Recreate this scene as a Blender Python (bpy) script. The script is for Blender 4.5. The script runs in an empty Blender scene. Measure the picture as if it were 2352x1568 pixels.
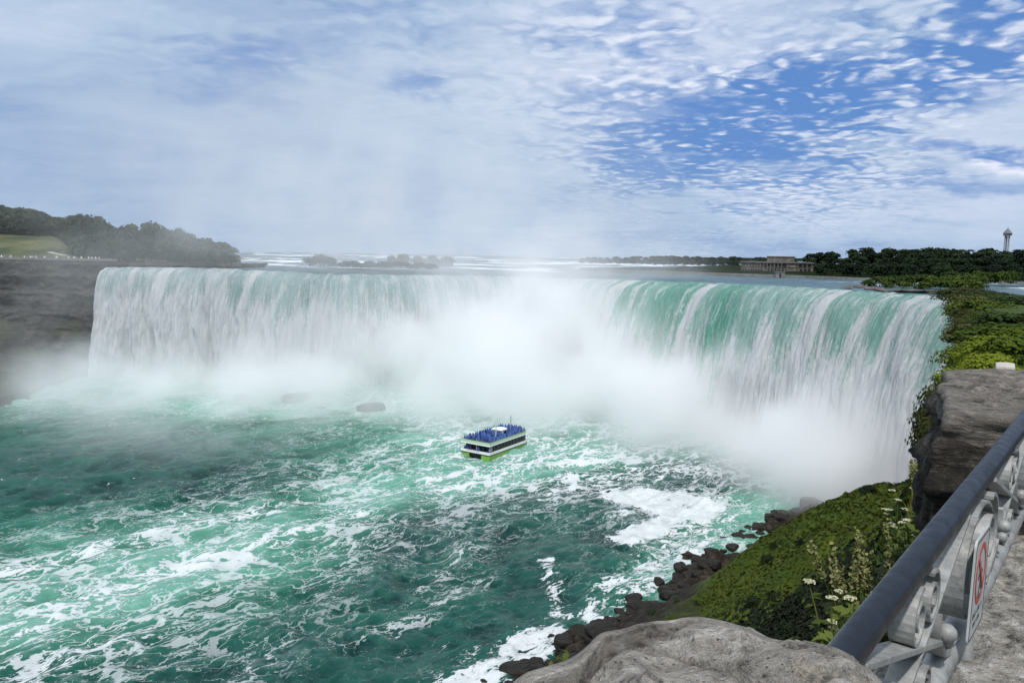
import bpy, bmesh, math, random
import numpy as np
from mathutils import Vector, Matrix
random.seed(7); RNG = np.random.default_rng(11)
S = bpy.context.scene
COL = S.collection
R = math.radians

# ------------------------------------------------------------------ camera
CZ = 62.0                       # eye height above the lower river
F_PX, PITCH, ROLL = 1767.0, R(6.4), R(1.0)
cam = bpy.data.cameras.new('camera'); cam_o = bpy.data.objects.new('camera', cam); COL.objects.link(cam_o)
cam.sensor_width = 36; cam.lens = F_PX / 2352 * 36
cam.clip_start = 0.05; cam.clip_end = 20000
CAMROT = Matrix.Rotation(math.pi / 2 - PITCH, 3, 'X') @ Matrix.Rotation(ROLL, 3, 'Z')
cam_o.matrix_world = Matrix.Translation((0, 0, CZ)) @ CAMROT.to_4x4()
S.camera = cam_o
# ------------------------------------------------------------------ light
SUN_EL, SUN_AZ = R(58), R(-170)   # azimuth clockwise from the +Y view axis
sd = Vector((math.sin(SUN_AZ) * math.cos(SUN_EL), math.cos(SUN_AZ) * math.cos(SUN_EL), math.sin(SUN_EL)))
sun = bpy.data.lights.new('sun', 'SUN'); sun.energy = 3.2; sun.angle = R(2.5); sun.color = (1.0, 0.985, 0.96)
sun_o = bpy.data.objects.new('sun', sun); COL.objects.link(sun_o)
sun_o.rotation_euler = sd.to_track_quat('Z', 'Y').to_euler(); sun_o.location = (0, 0, 300)
S.view_settings.view_transform = 'Standard'; S.view_settings.look = 'None'
S.view_settings.exposure = 0.08; S.view_settings.gamma = 1.0
S.cycles.use_denoising = True
S.cycles.max_bounces = 16; S.cycles.diffuse_bounces = 3; S.cycles.glossy_bounces = 2
S.cycles.transmission_bounces = 3; S.cycles.volume_bounces = 14; S.cycles.transparent_max_bounces = 8
S.cycles.volume_step_rate = 1.6; S.cycles.volume_max_steps = 256
S.cycles.sample_clamp_indirect = 4

# ------------------------------------------------------------------ node helper
class NT:
    def __init__(s, tree): s.t = tree
    def n(s, kind, **kw):
        nd = s.t.nodes.new(kind)
        ins = kw.pop('i', {})
        for k, v in kw.items(): setattr(nd, k, v)
        for k, v in ins.items(): s.set(nd, k, v)
        return nd
    def set(s, nd, k, v):
        sock = nd.inputs[k]
        if isinstance(v, bpy.types.NodeSocket): s.t.links.new(v, sock)
        elif isinstance(v, bpy.types.Node): s.t.links.new(v.outputs[0], sock)
        else: sock.default_value = v
    def m(s, op, a, b=None, c=None, clamp=False):
        nd = s.n('ShaderNodeMath', operation=op, use_clamp=clamp)
        for k, v in enumerate((a, b, c)):
            if v is not None: s.set(nd, k, v)
        return nd.outputs[0]
    def vm(s, op, a, b=None, scale=None):
        nd = s.n('ShaderNodeVectorMath', operation=op)
        s.set(nd, 0, a)
        if b is not None: s.set(nd, 1, b)
        if scale is not None: s.set(nd, 'Scale', scale)
        return nd.outputs['Value'] if op in ('LENGTH', 'DOT_PRODUCT', 'DISTANCE') else nd.outputs[0]
    def mr(s, v, a, b, c=0.0, d=1.0, kind='SMOOTHSTEP'):
        nd = s.n('ShaderNodeMapRange', interpolation_type=kind, clamp=True)
        for k, x in zip((0, 1, 2, 3, 4), (v, a, b, c, d)): s.set(nd, k, x)
        return nd.outputs[0]
    def noise(s, vec, scale, detail=4, rough=.55, dist=0.0, lac=2.0, out=0):
        nd = s.n('ShaderNodeTexNoise', i={'Vector': vec, 'Scale': scale, 'Detail': detail, 'Roughness': rough, 'Distortion': dist, 'Lacunarity': lac})
        return nd.outputs[out]
    def voro(s, vec, scale, feature='F1', rnd=1.0, out=0):
        nd = s.n('ShaderNodeTexVoronoi', feature=feature, i={'Vector': vec, 'Scale': scale, 'Randomness': rnd})
        return nd.outputs[out]
    def mix(s, f, a, b, blend='MIX'):
        nd = s.n('ShaderNodeMix', data_type='RGBA', blend_type=blend)
        s.set(nd, 0, f); s.set(nd, 6, a); s.set(nd, 7, b)
        return nd.outputs[2]
    def ramp(s, f, stops):
        nd = s.n('ShaderNodeValToRGB', i={0: f}); e = nd.color_ramp.elements
        while len(e) < len(stops): e.new(0.5)
        for q, (p, c) in zip(e, stops): q.position = p; q.color = tuple(c) + (1,)
        return nd.outputs[0]
    def xyz(s, v):
        nd = s.n('ShaderNodeSeparateXYZ', i={0: v}); return nd.outputs
    def comb(s, x, y, z=0.0):
        return s.n('ShaderNodeCombineXYZ', i={0: x, 1: y, 2: z}).outputs[0]
    def attr(s, name): return s.n('ShaderNodeAttribute', attribute_name=name)
    def bump(s, h, strength=.5, dist=.1, normal=None):
        i = {'Height': h, 'Strength': strength, 'Distance': dist}
        if normal is not None: i['Normal'] = normal
        return s.n('ShaderNodeBump', i=i).outputs[0]

def c4(c): return (c[0], c[1], c[2], 1.0)
def new_mat(name):
    m = bpy.data.materials.new(name); m.use_nodes = True; m.node_tree.nodes.clear()
    q = NT(m.node_tree); out = q.n('ShaderNodeOutputMaterial')
    return m, q, out
def principled(q, out, color, rough=.6, normal=None, metal=0.0, spec=.5, **kw):
    i = {'Base Color': color if not isinstance(color, tuple) else c4(color), 'Roughness': rough, 'Metallic': metal, 'Specular IOR Level': spec}
    i.update(kw)
    p = q.n('ShaderNodeBsdfPrincipled', i=i)
    if normal is not None: q.set(p, 'Normal', normal)
    q.t.links.new(p.outputs[0], out.inputs['Surface']); return p
def simple(name, color, rough=.6, metal=0.0, var=.25, scale=3.0, bump=0.0, spec=.4):
    m, q, out = new_mat(name)
    co = q.n('ShaderNodeTexCoord').outputs['Object']
    n = q.noise(co, scale, 5, .6)
    lo = tuple(x * (1 - var) for x in color); hi = tuple(min(1, x * (1 + var)) for x in color)
    col = q.ramp(n, [(.3, lo), (.7, hi)])
    nm = q.bump(q.noise(co, scale * 4, 4), bump, .02) if bump else None
    principled(q, out, col, rough, nm, metal, spec); return m

# pixel of a 2352 x 1568 view of the place -> world, used only to read off real positions
def ray(px, py): return CAMROT @ Vector(((px - 1176) / F_PX, -(py - 784) / F_PX, -1.0))
def at_z(px, py, z):
    r = ray(px, py); t = (z - CZ) / r.z; return Vector((r.x * t, r.y * t, z))
def at_y(px, py, y):
    r = ray(px, py); t = y / r.y; return Vector((r.x * t, y, CZ + r.z * t))
def az_el(px, py):
    r = ray(px, py).normalized(); return math.atan2(r.x, r.y), math.asin(r.z)

# ------------------------------------------------------------------ sky
W = bpy.data.worlds.new('World'); S.world = W; W.use_nodes = True
W.node_tree.nodes.clear(); q = NT(W.node_tree)
gen = q.n('ShaderNodeTexCoord').outputs['Generated']
dx, dy, dz = q.xyz(gen)
sky = q.n('ShaderNodeTexSky', sky_type='NISHITA', sun_disc=False, sun_elevation=SUN_EL, sun_rotation=SUN_AZ)
zc = q.m('MAXIMUM', dz, 0.0)
inv = q.m('DIVIDE', 1.0, q.m('ADD', zc, 0.10))
P = q.comb(q.m('MULTIPLY', dx, inv), q.m('MULTIPLY', dy, inv), 0.0)
az = q.m('ARCTAN2', dx, dy); el = q.m('ARCSINE', dz)
AE = q.comb(az, el, 0.0)
warp = q.vm('SCALE', q.vm('SUBTRACT', q.noise(AE, 9.0, 4, .6, out=1), (.5, .5, .5)), scale=.07)
AEw = q.vm('ADD', AE, warp)
def soft(px, py, rx, ry, rot=0.0, src=AEw, edge=(1.5, .15)):
    a, e = az_el(px, py)
    v = q.vm('SUBTRACT', src, (a, e, 0))
    if rot:
        mp = q.n('ShaderNodeVectorRotate', rotation_type='Z_AXIS', i={'Vector': v, 'Angle': rot}); v = mp.outputs[0]
    v = q.vm('DIVIDE', v, (rx / F_PX, ry / F_PX, 1.0))
    return q.mr(q.vm('LENGTH', v), edge[0], edge[1])
def mx(*a):
    r = a[0]
    for b in a[1:]: r = q.m('MAXIMUM', r, b)
    return r
# clear gaps in the cloud sheet
hole = mx(soft(1640, 305, 300, 110, R(10)), soft(1850, 240, 260, 110, R(-6)),
          q.m('MULTIPLY', soft(1440, 370, 150, 60, R(15)), .8), q.m('MULTIPLY', soft(2280, 90, 230, 110, R(-22)), .85),
          q.m('MULTIPLY', soft(1400, 40, 260, 60, R(0)), .45),
          q.m('MULTIPLY', soft(950, 185, 85, 42, R(-12)), .8), q.m('MULTIPLY', soft(640, 120, 460, 70, R(-14)), .42),
          q.m('MULTIPLY', soft(2250, 352, 260, 20, R(10)), .9), q.m('MULTIPLY', soft(2210, 432, 200, 22, R(4)), .6),
          q.m('MULTIPLY', soft(1560, 560, 500, 26, R(1)), .35), q.m('MULTIPLY', soft(1560, 155, 110, 40, R(20)), .55))
# puffs (altocumulus) laid out on the flat cloud sheet
pw = q.vm('ADD', P, q.vm('SCALE', q.vm('SUBTRACT', q.noise(P, 2.6, 3, .55, out=1), (.5, .5, .5)), scale=.34))
pw = q.vm('ADD', pw, q.vm('SCALE', q.vm('SUBTRACT', q.noise(P, 9.0, 2, .5, out=1), (.5, .5, .5)), scale=.11))
puff = q.mr(q.voro(pw, 12.5, 'SMOOTH_F1'), .62, .08)
puffN = q.m('ADD', q.m('MULTIPLY', puff, .42), q.m('MULTIPLY', q.noise(pw, 11.5, 6, .66), .62))
fib = q.noise(q.vm('MULTIPLY', pw, (1.0, 1.7, 1.0)), 1.9, 8, .64, .6)
soft_st = q.noise(q.vm('ADD', q.vm('MULTIPLY', AEw, (5.0, 26.0, 1.0)), (3.1, 1.7, 0)), 1.0, 5, .55)
pm = mx(soft(1660, 300, 560, 290, 0, AE, (1.2, .35)), soft(2280, 80, 420, 260, 0, AE, (1.2, .3)), q.m('MULTIPLY', soft(1350, 120, 620, 260, 0, AE, (1.2, .2)), .60), q.m('MULTIPLY', soft(820, 110, 520, 190, 0, AE, (1.2, .2)), .35))
pm = q.m('MULTIPLY', pm, q.mr(q.noise(P, 1.1, 3, .55), .34, .58, .25, 1.15))
tex = q.m('ADD', q.m('MULTIPLY', q.m('SUBTRACT', puffN, .52), pm), q.m('MULTIPLY', q.m('SUBTRACT', fib, .5), q.m('ADD', .35, q.m('MULTIPLY', pm, .65))))
tex = q.m('ADD', tex, q.m('MULTIPLY', q.m('SUBTRACT', soft_st, .5), q.m('SUBTRACT', .75, q.m('MULTIPLY', pm, .6))))
solid = q.m('SUBTRACT', 1.0, hole)
cover = q.mr(q.m('ADD', q.m('MULTIPLY', solid, 1.05), q.m('MULTIPLY', tex, 2.2)), -.24, 1.0)
low = q.mr(el, R(7.5), R(0.3))                                              # the sheet thickens to the horizon
cover = q.m('MAXIMUM', cover, q.m('MULTIPLY', low, .86))
# brightness of the cloud: brightest in the upper middle, duller far left
bright = mx(q.m('MULTIPLY', soft(1520, 140, 760, 330, 0, AEw, (1.5, .0)), .72), q.m('MULTIPLY', soft(2250, 200, 420, 330, 0, AEw, (1.4, .2)), .58),
            q.m('MULTIPLY', soft(2000, 450, 560, 110, R(4), AEw, (1.4, .3)), .60), q.m('MULTIPLY', soft(2340, 370, 150, 42, R(3), AEw, (1.4, .2)), .95),
            q.m('MULTIPLY', soft(60, 30, 380, 120, 0, AEw, (1.5, .2)), .42), q.m('MULTIPLY', soft(1250, 560, 760, 180, 0, AEw, (1.5, .0)), .40), .10)
bt = q.m('ADD', bright, q.m('MULTIPLY', tex, .95), clamp=True)
ccol = q.ramp(bt, [(0.0, (3.1, 4.25, 6.3)), (.35, (4.3, 5.5, 7.2)), (.7, (5.9, 6.7, 8.3)), (1.0, (8.3, 8.7, 9.6))])
deep = q.mix(1.0, sky.outputs[0], (0.52, 0.60, 0.80, 1), 'MULTIPLY')
deep = q.mix(.78, deep, (1.15, 2.65, 6.2, 1))
ccol = q.mix(q.mr(el, R(22), R(48)), ccol, (6.4, 7.1, 8.2, 1))
colr = q.mix(cover, deep, ccol)
# below the horizon: dull water and woods light
colr = q.mix(q.mr(dz, -.02, -.10), colr, (1.2, 1.6, 1.6, 1))
bg = q.n('ShaderNodeBackground', i={'Color': colr, 'Strength': .1})
wo = q.n('ShaderNodeOutputWorld'); W.node_tree.links.new(bg.outputs[0], wo.inputs[0])
W.cycles.sampling_method = 'MANUAL'; W.cycles.sample_map_resolution = 512

# ------------------------------------------------------------------ numpy noise
def _h(ix, iy, seed):
    n = (ix.astype(np.int64) * 374761393 + iy.astype(np.int64) * 668265263 + seed * 982451653) & 0x7fffffff
    n = ((n ^ (n >> 13)) * 1274126177) & 0x7fffffff
    n = n ^ (n >> 16)
    return (n & 0xffff) / 65535.0
def vn(x, y, seed=0):
    x = np.asarray(x, float); y = np.asarray(y, float)
    ix = np.floor(x); iy = np.floor(y); fx = x - ix; fy = y - iy
    fx = fx * fx * fx * (fx * (fx * 6 - 15) + 10); fy = fy * fy * fy * (fy * (fy * 6 - 15) + 10)
    a = _h(ix, iy, seed); b = _h(ix + 1, iy, seed); c = _h(ix, iy + 1, seed); d = _h(ix + 1, iy + 1, seed)
    return (a * (1 - fx) + b * fx) * (1 - fy) + (c * (1 - fx) + d * fx) * fy
def fbm(x, y, oct=4, seed=0, gain=.5):
    s = 0; a = 1; t = 0
    for k in range(oct):
        s = s + a * vn(x * 2 ** k + 17.3 * k, y * 2 ** k - 9.1 * k, seed + k); t += a; a *= gain
    return s / t
def sst(a, b, x):
    t = np.clip((x - a) / (b - a), 0, 1); return t * t * (3 - 2 * t)

# ------------------------------------------------------------------ mesh helpers
def add_mesh(name, verts, faces, mat=None, parent=None, smooth=False, attrs=None, uv=None):
    """one mesh object; faces is an (n,3|4) array or a list of tuples"""
    me = bpy.data.meshes.new(name)
    verts = np.asarray(verts, np.float32)
    if isinstance(faces, np.ndarray):
        k = faces.shape[1]; nf = len(faces)
        me.vertices.add(len(verts)); me.vertices.foreach_set('co', verts.ravel())
        me.loops.add(nf * k); me.loops.foreach_set('vertex_index', faces.astype(np.int32).ravel())
        me.polygons.add(nf); me.polygons.foreach_set('loop_start', np.arange(0, nf * k, k, dtype=np.int32))
        me.update(calc_edges=True)
    else:
        me.from_pydata([tuple(map(float, v)) for v in verts], [], faces); me.update()
    if smooth: me.polygons.foreach_set('use_smooth', np.ones(len(me.polygons), bool))
    for k, v in (attrs or {}).items():
        a = me.attributes.new(k, 'FLOAT', 'POINT'); a.data.foreach_set('value', np.asarray(v, np.float32).ravel())
    if uv is not None:
        l = me.uv_layers.new(name='uv'); idx = np.empty(len(me.loops), np.int32); me.loops.foreach_get('vertex_index', idx)
        l.data.foreach_set('uv', np.asarray(uv, np.float32)[idx].ravel())
    if mat: me.materials.append(mat)
    o = bpy.data.objects.new(name, me); COL.objects.link(o)
    if parent: o.parent = parent
    return o
def grid_faces(nr, nc):
    i = np.arange((nr - 1) * nc).reshape(nr - 1, nc)[:, :-1].ravel()
    return np.stack([i, i + 1, i + nc + 1, i + nc], 1)
class MB:
    def __init__(s): s.v = []; s.f = []
    def add(s, vs, fs):
        b = len(s.v); s.v += [tuple(p) for p in vs]; s.f += [tuple(b + i for i in f) for f in fs]; return s
    def box(s, x0, x1, y0, y1, z0, z1, M=None):
        vs = [Vector((x, y, z)) for z in (z0, z1) for y in (y0, y1) for x in (x0, x1)]
        if M is not None: vs = [M @ p for p in vs]
        return s.add(vs, [(0, 2, 3, 1), (4, 5, 7, 6), (0, 1, 5, 4), (2, 6, 7, 3), (0, 4, 6, 2), (1, 3, 7, 5)])
    def tube(s, pts, rad, seg=8, caps=True):
        pts = [Vector(p) for p in pts]; n = len(pts)
        rads = rad if isinstance(rad, (list, tuple)) else [rad] * n
        rings = []; up = None
        for k, p in enumerate(pts):
            d = (pts[min(k + 1, n - 1)] - pts[max(k - 1, 0)]).normalized()
            if up is None: up = Vector((0, 0, 1)) if abs(d.z) < .9 else Vector((1, 0, 0))
            a = d.cross(up).normalized(); b = a.cross(d).normalized(); up = b
            rings.append([p + (a * math.cos(t) + b * math.sin(t)) * rads[k] for t in [2 * math.pi * j / seg for j in range(seg)]])
        vs = [p for r in rings for p in r]; fs = []
        for k in range(n - 1):
            for j in range(seg):
                fs.append((k * seg + j, k * seg + (j + 1) % seg, (k + 1) * seg + (j + 1) % seg, (k + 1) * seg + j))
        if caps: fs += [tuple(range(seg))[::-1], tuple((n - 1) * seg + j for j in range(seg))]
        return s.add(vs, fs)
    def prism(s, poly, z0, z1, top=None):
        n = len(poly); top = top or poly
        vs = [(x, y, z0) for x, y in poly] + [(x, y, z1) for x, y in top]
        return s.add(vs, [tuple(range(n))[::-1], tuple(range(n, 2 * n))] + [(i, (i + 1) % n, n + (i + 1) % n, n + i) for i in range(n)])
    def build(s, name, mat, parent=None, smooth=False, bevel=0.0):
        o = add_mesh(name, s.v, s.f, mat, parent, smooth)
        if bevel:
            bm = bmesh.new(); bm.from_mesh(o.data)
            bmesh.ops.bevel(bm, geom=list(bm.edges), offset=bevel, segments=2, affect='EDGES', profile=.6)
            bm.to_mesh(o.data); bm.free()
        if smooth:
            o.data.set_sharp_from_angle(angle=R(40))
        return o
def tag(o, label=None, cat=None, group=None, kind=None):
    if label: o['label'] = label
    if cat: o['category'] = cat
    if group: o['group'] = group
    if kind: o['kind'] = kind
    return o
def empty(name, loc=(0, 0, 0), rz=0.0):
    o = bpy.data.objects.new(name, None); o.location = loc; o.rotation_euler = (0, 0, rz); o.empty_display_size = .1; COL.objects.link(o); return o
def copy_tree(o, parent=None):
    c = o.copy(); COL.objects.link(c)
    if parent: c.parent = parent
    for ch in KIDS.get(o.name, []): copy_tree(ch, c)
    return c
KIDS = {}
def kid(parent, o): KIDS.setdefault(parent.name, []).append(o); return o

# ================================================================== THE SETTING
# ---- crest of the falls, seen from above (left bank to right bank)
def catmull(pts, per):
    pts = [np.array(p, float) for p in pts]; P_ = [2 * pts[0] - pts[1]] + pts + [2 * pts[-1] - pts[-2]]; out = []
    for k in range(1, len(P_) - 2):
        a, b, c, d = P_[k - 1:k + 3]
        for t in np.linspace(0, 1, per, endpoint=False):
            out.append(.5 * ((2 * b) + (c - a) * t + (2 * a - 5 * b + 4 * c - d) * t * t + (3 * b - a - 3 * c + d) * t ** 3))
    out.append(pts[-1]); return np.array(out)
crest_key = [at_y(238, 613, 377), at_y(480, 617, 376), at_y(700, 628, 366), at_y(850, 631, 369), at_y(1000, 633, 383), at_y(1110, 634, 402),
             at_y(1230, 639, 412), at_y(1370, 642, 378), at_y(1460, 645, 335), at_y(1620, 651, 293), at_y(1800, 660, 251), at_y(2000, 672, 220), at_y(2212, 691, 186), (109.8, 166, 52.4)]
cr = catmull(crest_key, 130)
seg = np.linalg.norm(np.diff(cr[:, :2], axis=0), axis=1); arc = np.concatenate([[0], np.cumsum(seg)])
NA = 1500
ua = np.linspace(0, arc[-1], NA)
crest = np.stack([np.interp(ua, arc, cr[:, k]) for k in range(3)], 1)
tan = np.gradient(crest[:, :2], axis=0); tan /= np.linalg.norm(tan, axis=1)[:, None]
for k in range(2): tan[:, k] = np.convolve(np.pad(tan[:, k], 30, 'edge'), np.ones(61) / 61, 'valid')
tan /= np.linalg.norm(tan, axis=1)[:, None]
outn = np.stack([tan[:, 1], -tan[:, 0]], 1)            # into the gorge

# ---- falling water
NV = 110
t = np.linspace(0, 1, NV)
lip = 5.5
prof = []
for k in t:
    if k < .16: s_ = k / .16; prof.append((-lip + (lip + .0) * s_, -1.3 * s_ ** 3))
    else:
        h = ((k - .16) / .84) ** 1.35 * 54; prof.append((4.6 * math.sqrt(2 * h / 9.8) + .5 * min(1, h), -1.3 - h))
prof = np.array(prof)
U, T = np.meshgrid(ua, t, indexing='ij')
off = np.tile(prof[:, 0], (NA, 1)); dr = np.tile(prof[:, 1], (NA, 1))
fall = np.clip((-dr) / 54, 0, 1)
crest_wob = (fbm(ua * .05, ua * 0 + 3, 4, 5) - .5) * 1.6 + (fbm(ua * .35, ua * 0 + 1, 3, 8) - .5) * .7
lipw = (fbm(ua * .045, ua * 0 + 9, 3, 15) - .5) * 7 + (fbm(ua * .22, ua * 0 + 9, 3, 25) - .5) * 3.0
grow = sst(.0, .35, fall)
str1 = fbm(U * .085, fall * 1.2, 3, 31) - .5
str2 = fbm(U * .34 + 3 * str1, fall * 2.4, 3, 41) - .5
str3 = fbm(U * 1.25, fall * 3.2, 3, 51) - .5
clot = fbm(U * .8, fall * 13, 3, 61) - .5
disp = (str1 * 7.0 + str2 * 5.2 + str3 * 4.0 * grow + clot * 1.3 * grow) * (sst(.0, .10, fall) * .75 + .25 * grow) * (1 - .45 * sst(.55, .7, ua / ua[-1]))[:, None]
bx_ = crest[:, None, 0] + outn[:, None, 0] * (off + disp + lipw[:, None]) ; by_ = crest[:, None, 1] + outn[:, None, 1] * (off + disp + lipw[:, None])
bz_ = crest[:, None, 2] + dr + crest_wob[:, None] * sst(.02, .17, T) * .6 + (fbm(U * .3, T * 20, 3, 91) - .5) * .8 * (1 - sst(.1, .3, T))
bz_ = np.maximum(bz_, -1.0)
wf_v = np.stack([bx_, by_, bz_], -1).reshape(-1, 3)
px_arc = np.interp(ua, [0, arc[-1]], [0, 1])
frac = np.clip(ua / (arc[-1] - 20), 0, 1)
# how green and glassy the sheet is along the crest: deepest water right of the middle
gk = np.interp(frac, [0, .06, .16, .3, .42, .58, .66, .74, .82, .93, 1], [.05, .12, .26, .22, .16, .35, .85, 1.05, .72, .62, .66])
gk = gk * (.55 + .9 * fbm(ua * .06, ua * 0 + 5, 3, 77))
green = np.tile(gk[:, None], (1, NV))
reach = .10 + .42 * vn(U * .16, U * 0, 88) * np.tile(gk[:, None], (1, NV)) + .2 * vn(U * .55, U * 0, 89)
foamf = sst(0, 1, (fall - reach * .55) / (reach + .16))
m, q, out = new_mat('falling_water')
co = q.n('ShaderNodeUVMap', uv_map='uv').outputs[0]
gA = q.attr('green').outputs['Fac']; fA = q.attr('foamf').outputs['Fac']; sA = q.attr('streak').outputs['Fac']
s1 = q.noise(q.vm('MULTIPLY', co, (1.1, 1.1, 1)), 1.0, 6, .66, .35)
s2 = q.noise(q.vm('MULTIPLY', co, (2.4, 4.0, 1)), 1.0, 6, .68, .5)
s3 = q.noise(q.vm('MULTIPLY', co, (.22, .9, 1)), 1.0, 3, .5)
s4 = q.noise(q.vm('MULTIPLY', co, (1.7, .55, 1)), 1.0, 6, .70, .2)
st = q.m('ADD', q.m('ADD', q.m('MULTIPLY', s1, .28), q.m('ADD', q.m('MULTIPLY', s2, .24), q.m('MULTIPLY', s4, .48))), q.m('MULTIPLY', q.m('SUBTRACT', s3, .5), .45))
s5 = q.noise(q.vm('MULTIPLY', co, (1.5, 13.0, 1)), 1.0, 4, .6, .6)
st = q.m('ADD', st, q.m('MULTIPLY', q.m('SUBTRACT', s5, .5), .30))
fm = q.m('ADD', q.m('MULTIPLY', fA, .95), q.m('MULTIPLY', q.m('SUBTRACT', st, .5), 4.0))
fm = q.m('ADD', fm, q.m('MULTIPLY', sA, .9))
fm = q.m('ADD', fm, q.m('SUBTRACT', .42, q.m('MULTIPLY', gA, .28)))
fm = q.mr(fm, .12, .88)
glass = q.ramp(gA, [(0, (.50, .64, .65)), (.55, (.36, .62, .55)), (.80, (.24, .56, .45)), (1, (.11, .46, .33))])
glass = q.mix(q.mr(s2, .35, .7), glass, q.mix(.45, glass, (.66, .82, .80, 1)))
col = q.mix(fm, glass, (.90, .92, .93, 1))
nm = q.bump(q.m('ADD', s1, s2), .9, 1.2)
pr = q.n('ShaderNodeBsdfPrincipled', i={'Base Color': col, 'Roughness': q.m('ADD', .22, q.m('MULTIPLY', fm, .5)), 'IOR': 1.33, 'Normal': nm})
tr = q.n('ShaderNodeBsdfTranslucent', i={'Color': col, 'Normal': nm})
ms = q.n('ShaderNodeMixShader', i={0: .42, 1: pr.outputs[0], 2: tr.outputs[0]})
m.node_tree.links.new(ms.outputs[0], out.inputs['Surface'])
streak = sst(.60, .80, fbm(U * .13 + fall * 1.0, fall * .35, 3, 101)) * (1 - .4 * fall)
tag(add_mesh('waterfall', wf_v, grid_faces(NA, NV), m, smooth=True,
    attrs={'green': green, 'foamf': foamf, 'streak': streak}, uv=np.stack([U, T * 4], -1).reshape(-1, 2)), kind='structure')

# ---- river above the falls: rays out from the gorge, following the crest
C0 = np.array([-15.0, 215.0])
kk = np.concatenate([np.linspace(0, 60, 90), np.geomspace(62, 2600, 120)]) - lip * .6
sub = np.arange(0, NA, 2); cs = crest[sub, :2] - outn[sub] * (lip * .85) + outn[sub] * lipw[sub, None]
dirs = cs - C0; dl = np.linalg.norm(dirs, axis=1); dirs = dirs / dl[:, None]
kk = kk - kk[0]
XX = cs[:, None, 0] + dirs[:, None, 0] * kk[None]; YY = cs[:, None, 1] + dirs[:, None, 1] * kk[None]
base = crest[sub, 2][:, None] * np.exp(-kk / 60)[None] + 53.6 * (1 - np.exp(-kk / 60))[None]
rise = 4.6 * sst(40, 900, kk)[None]
dist = np.hypot(XX, YY)
amp = np.clip(dist / 500, .35, 1.6)
dome = sst(0, 14, kk)[None]
ZZ = base + rise + dome * amp * ((fbm(XX * .035, YY * .06, 4, 131) - .5) * 1.7 + (fbm(XX * .22, YY * .3, 3, 141) - .5) * .6)
m, q, out = new_mat('river_above')
P_ = q.n('ShaderNodeTexCoord').outputs['Object']
cap = q.attr('cap').outputs['Fac']
w_ = q.vm('ADD', P_, q.vm('SCALE', q.vm('SUBTRACT', q.noise(P_, .02, 3, out=1), (.5, .5, .5)), scale=30))
sx = q.n('ShaderNodeMapping', i={'Vector': w_, 'Scale': (.035, .12, .0)}).outputs[0]
st = q.noise(sx, 1.0, 6, .68)
sx2 = q.n('ShaderNodeMapping', i={'Vector': w_, 'Scale': (.16, .5, .0)}).outputs[0]
st2 = q.noise(sx2, 1.0, 4, .6)
f_ = q.mr(q.m('ADD', q.m('ADD', q.m('MULTIPLY', st, .9), q.m('MULTIPLY', st2, .35)), q.m('MULTIPLY', cap, .42)), .89, 1.0)
wc = q.mix(q.mr(st2, .35, .65), (.022, .048, .052, 1), (.060, .120, .120, 1))
wc = q.mix(q.attr('lipg').outputs['Fac'], wc, (.07, .33, .25, 1))
col = q.mix(f_, wc, (.78, .82, .84, 1))
nm = q.bump(q.m('ADD', st, q.m('MULTIPLY', st2, .4)), .9, 1.2)
principled(q, out, col, q.m('ADD', .28, q.m('MULTIPLY', f_, .5)), nm, IOR=1.33)
capv = fbm(XX * .012, YY * .02, 4, 151)
capv = sst(.40, .70, capv) * sst(18, 70, kk)[None] * (1.2 - .5 * sst(150, 500, kk)[None]) + .05 * sst(200, 700, kk)[None]
bigfrac = frac[sub][:, None]
capv = capv * (1 - .62 * sst(.5, .66, bigfrac)) * (1 - .95 * sst(.86, .95, bigfrac)) + .22 * sst(.0, .25, bigfrac) * (1 - sst(.45, .6, bigfrac)) * sst(10, 60, kk)[None] + .17 * sst(.5, .66, bigfrac) * sst(.97, .84, bigfrac) * sst(6, 26, kk)[None]
lipg = np.tile(gk[sub][:, None], (1, len(kk))) * (1 - sst(0, 9, kk))[None] * .8
riv_up = tag(add_mesh('river_above_falls', np.stack([XX, YY, ZZ], -1).reshape(-1, 3), grid_faces(len(sub), len(kk)), m, smooth=True,
             attrs={'cap': capv, 'lipg': lipg}), kind='structure')

# ---- lower river: polar sheet in the gorge
rr = np.geomspace(58, 470, 560); aa = np.linspace(R(-66), R(52), 760)
AA, RR = np.meshgrid(aa, rr, indexing='ij')
X = RR * np.sin(AA); Yv = RR * np.cos(AA)
fl = np.array([-.79, -.61]); fl /= np.linalg.norm(fl); fp = np.array([-fl[1], fl[0]])
us = X * fl[0] + Yv * fl[1]; vs_ = X * fp[0] + Yv * fp[1]
wx = (fbm(X * .02, Yv * .02, 3, 201) - .5) * 26; wy = (fbm(X * .02 + 50, Yv * .02, 3, 211) - .5) * 26
h1 = 1 - np.abs(2 * fbm((us + wx) * .035, (vs_ + wy) * .055, 3, 221) - 1)
h2 = 1 - np.abs(2 * fbm((us + wy) * .11, (vs_ + wx) * .15, 3, 231) - 1)
h3 = 1 - np.abs(2 * fbm((us + wx) * .36, (vs_ - wy) * .44, 3, 241) - 1)
h4 = fbm(X * 1.2, Yv * 1.2, 2, 251)
Zl = (h1 - .7) * 2.6 + (h2 - .7) * 1.5 + (h3 - .7) * .40 + (h4 - .5) * .12
def seg_d(pts, x, y):
    best = np.full(x.shape, 1e9)
    for (x0, y0), (x1, y1) in zip(pts[:-1], pts[1:]):
        dx_, dy_ = x1 - x0, y1 - y0; L2 = dx_ * dx_ + dy_ * dy_ + 1e-9
        k = np.clip(((x - x0) * dx_ + (y - y0) * dy_) / L2, 0, 1)
        best = np.minimum(best, np.hypot(x - x0 - k * dx_, y - y0 - k * dy_))
    return best
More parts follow.
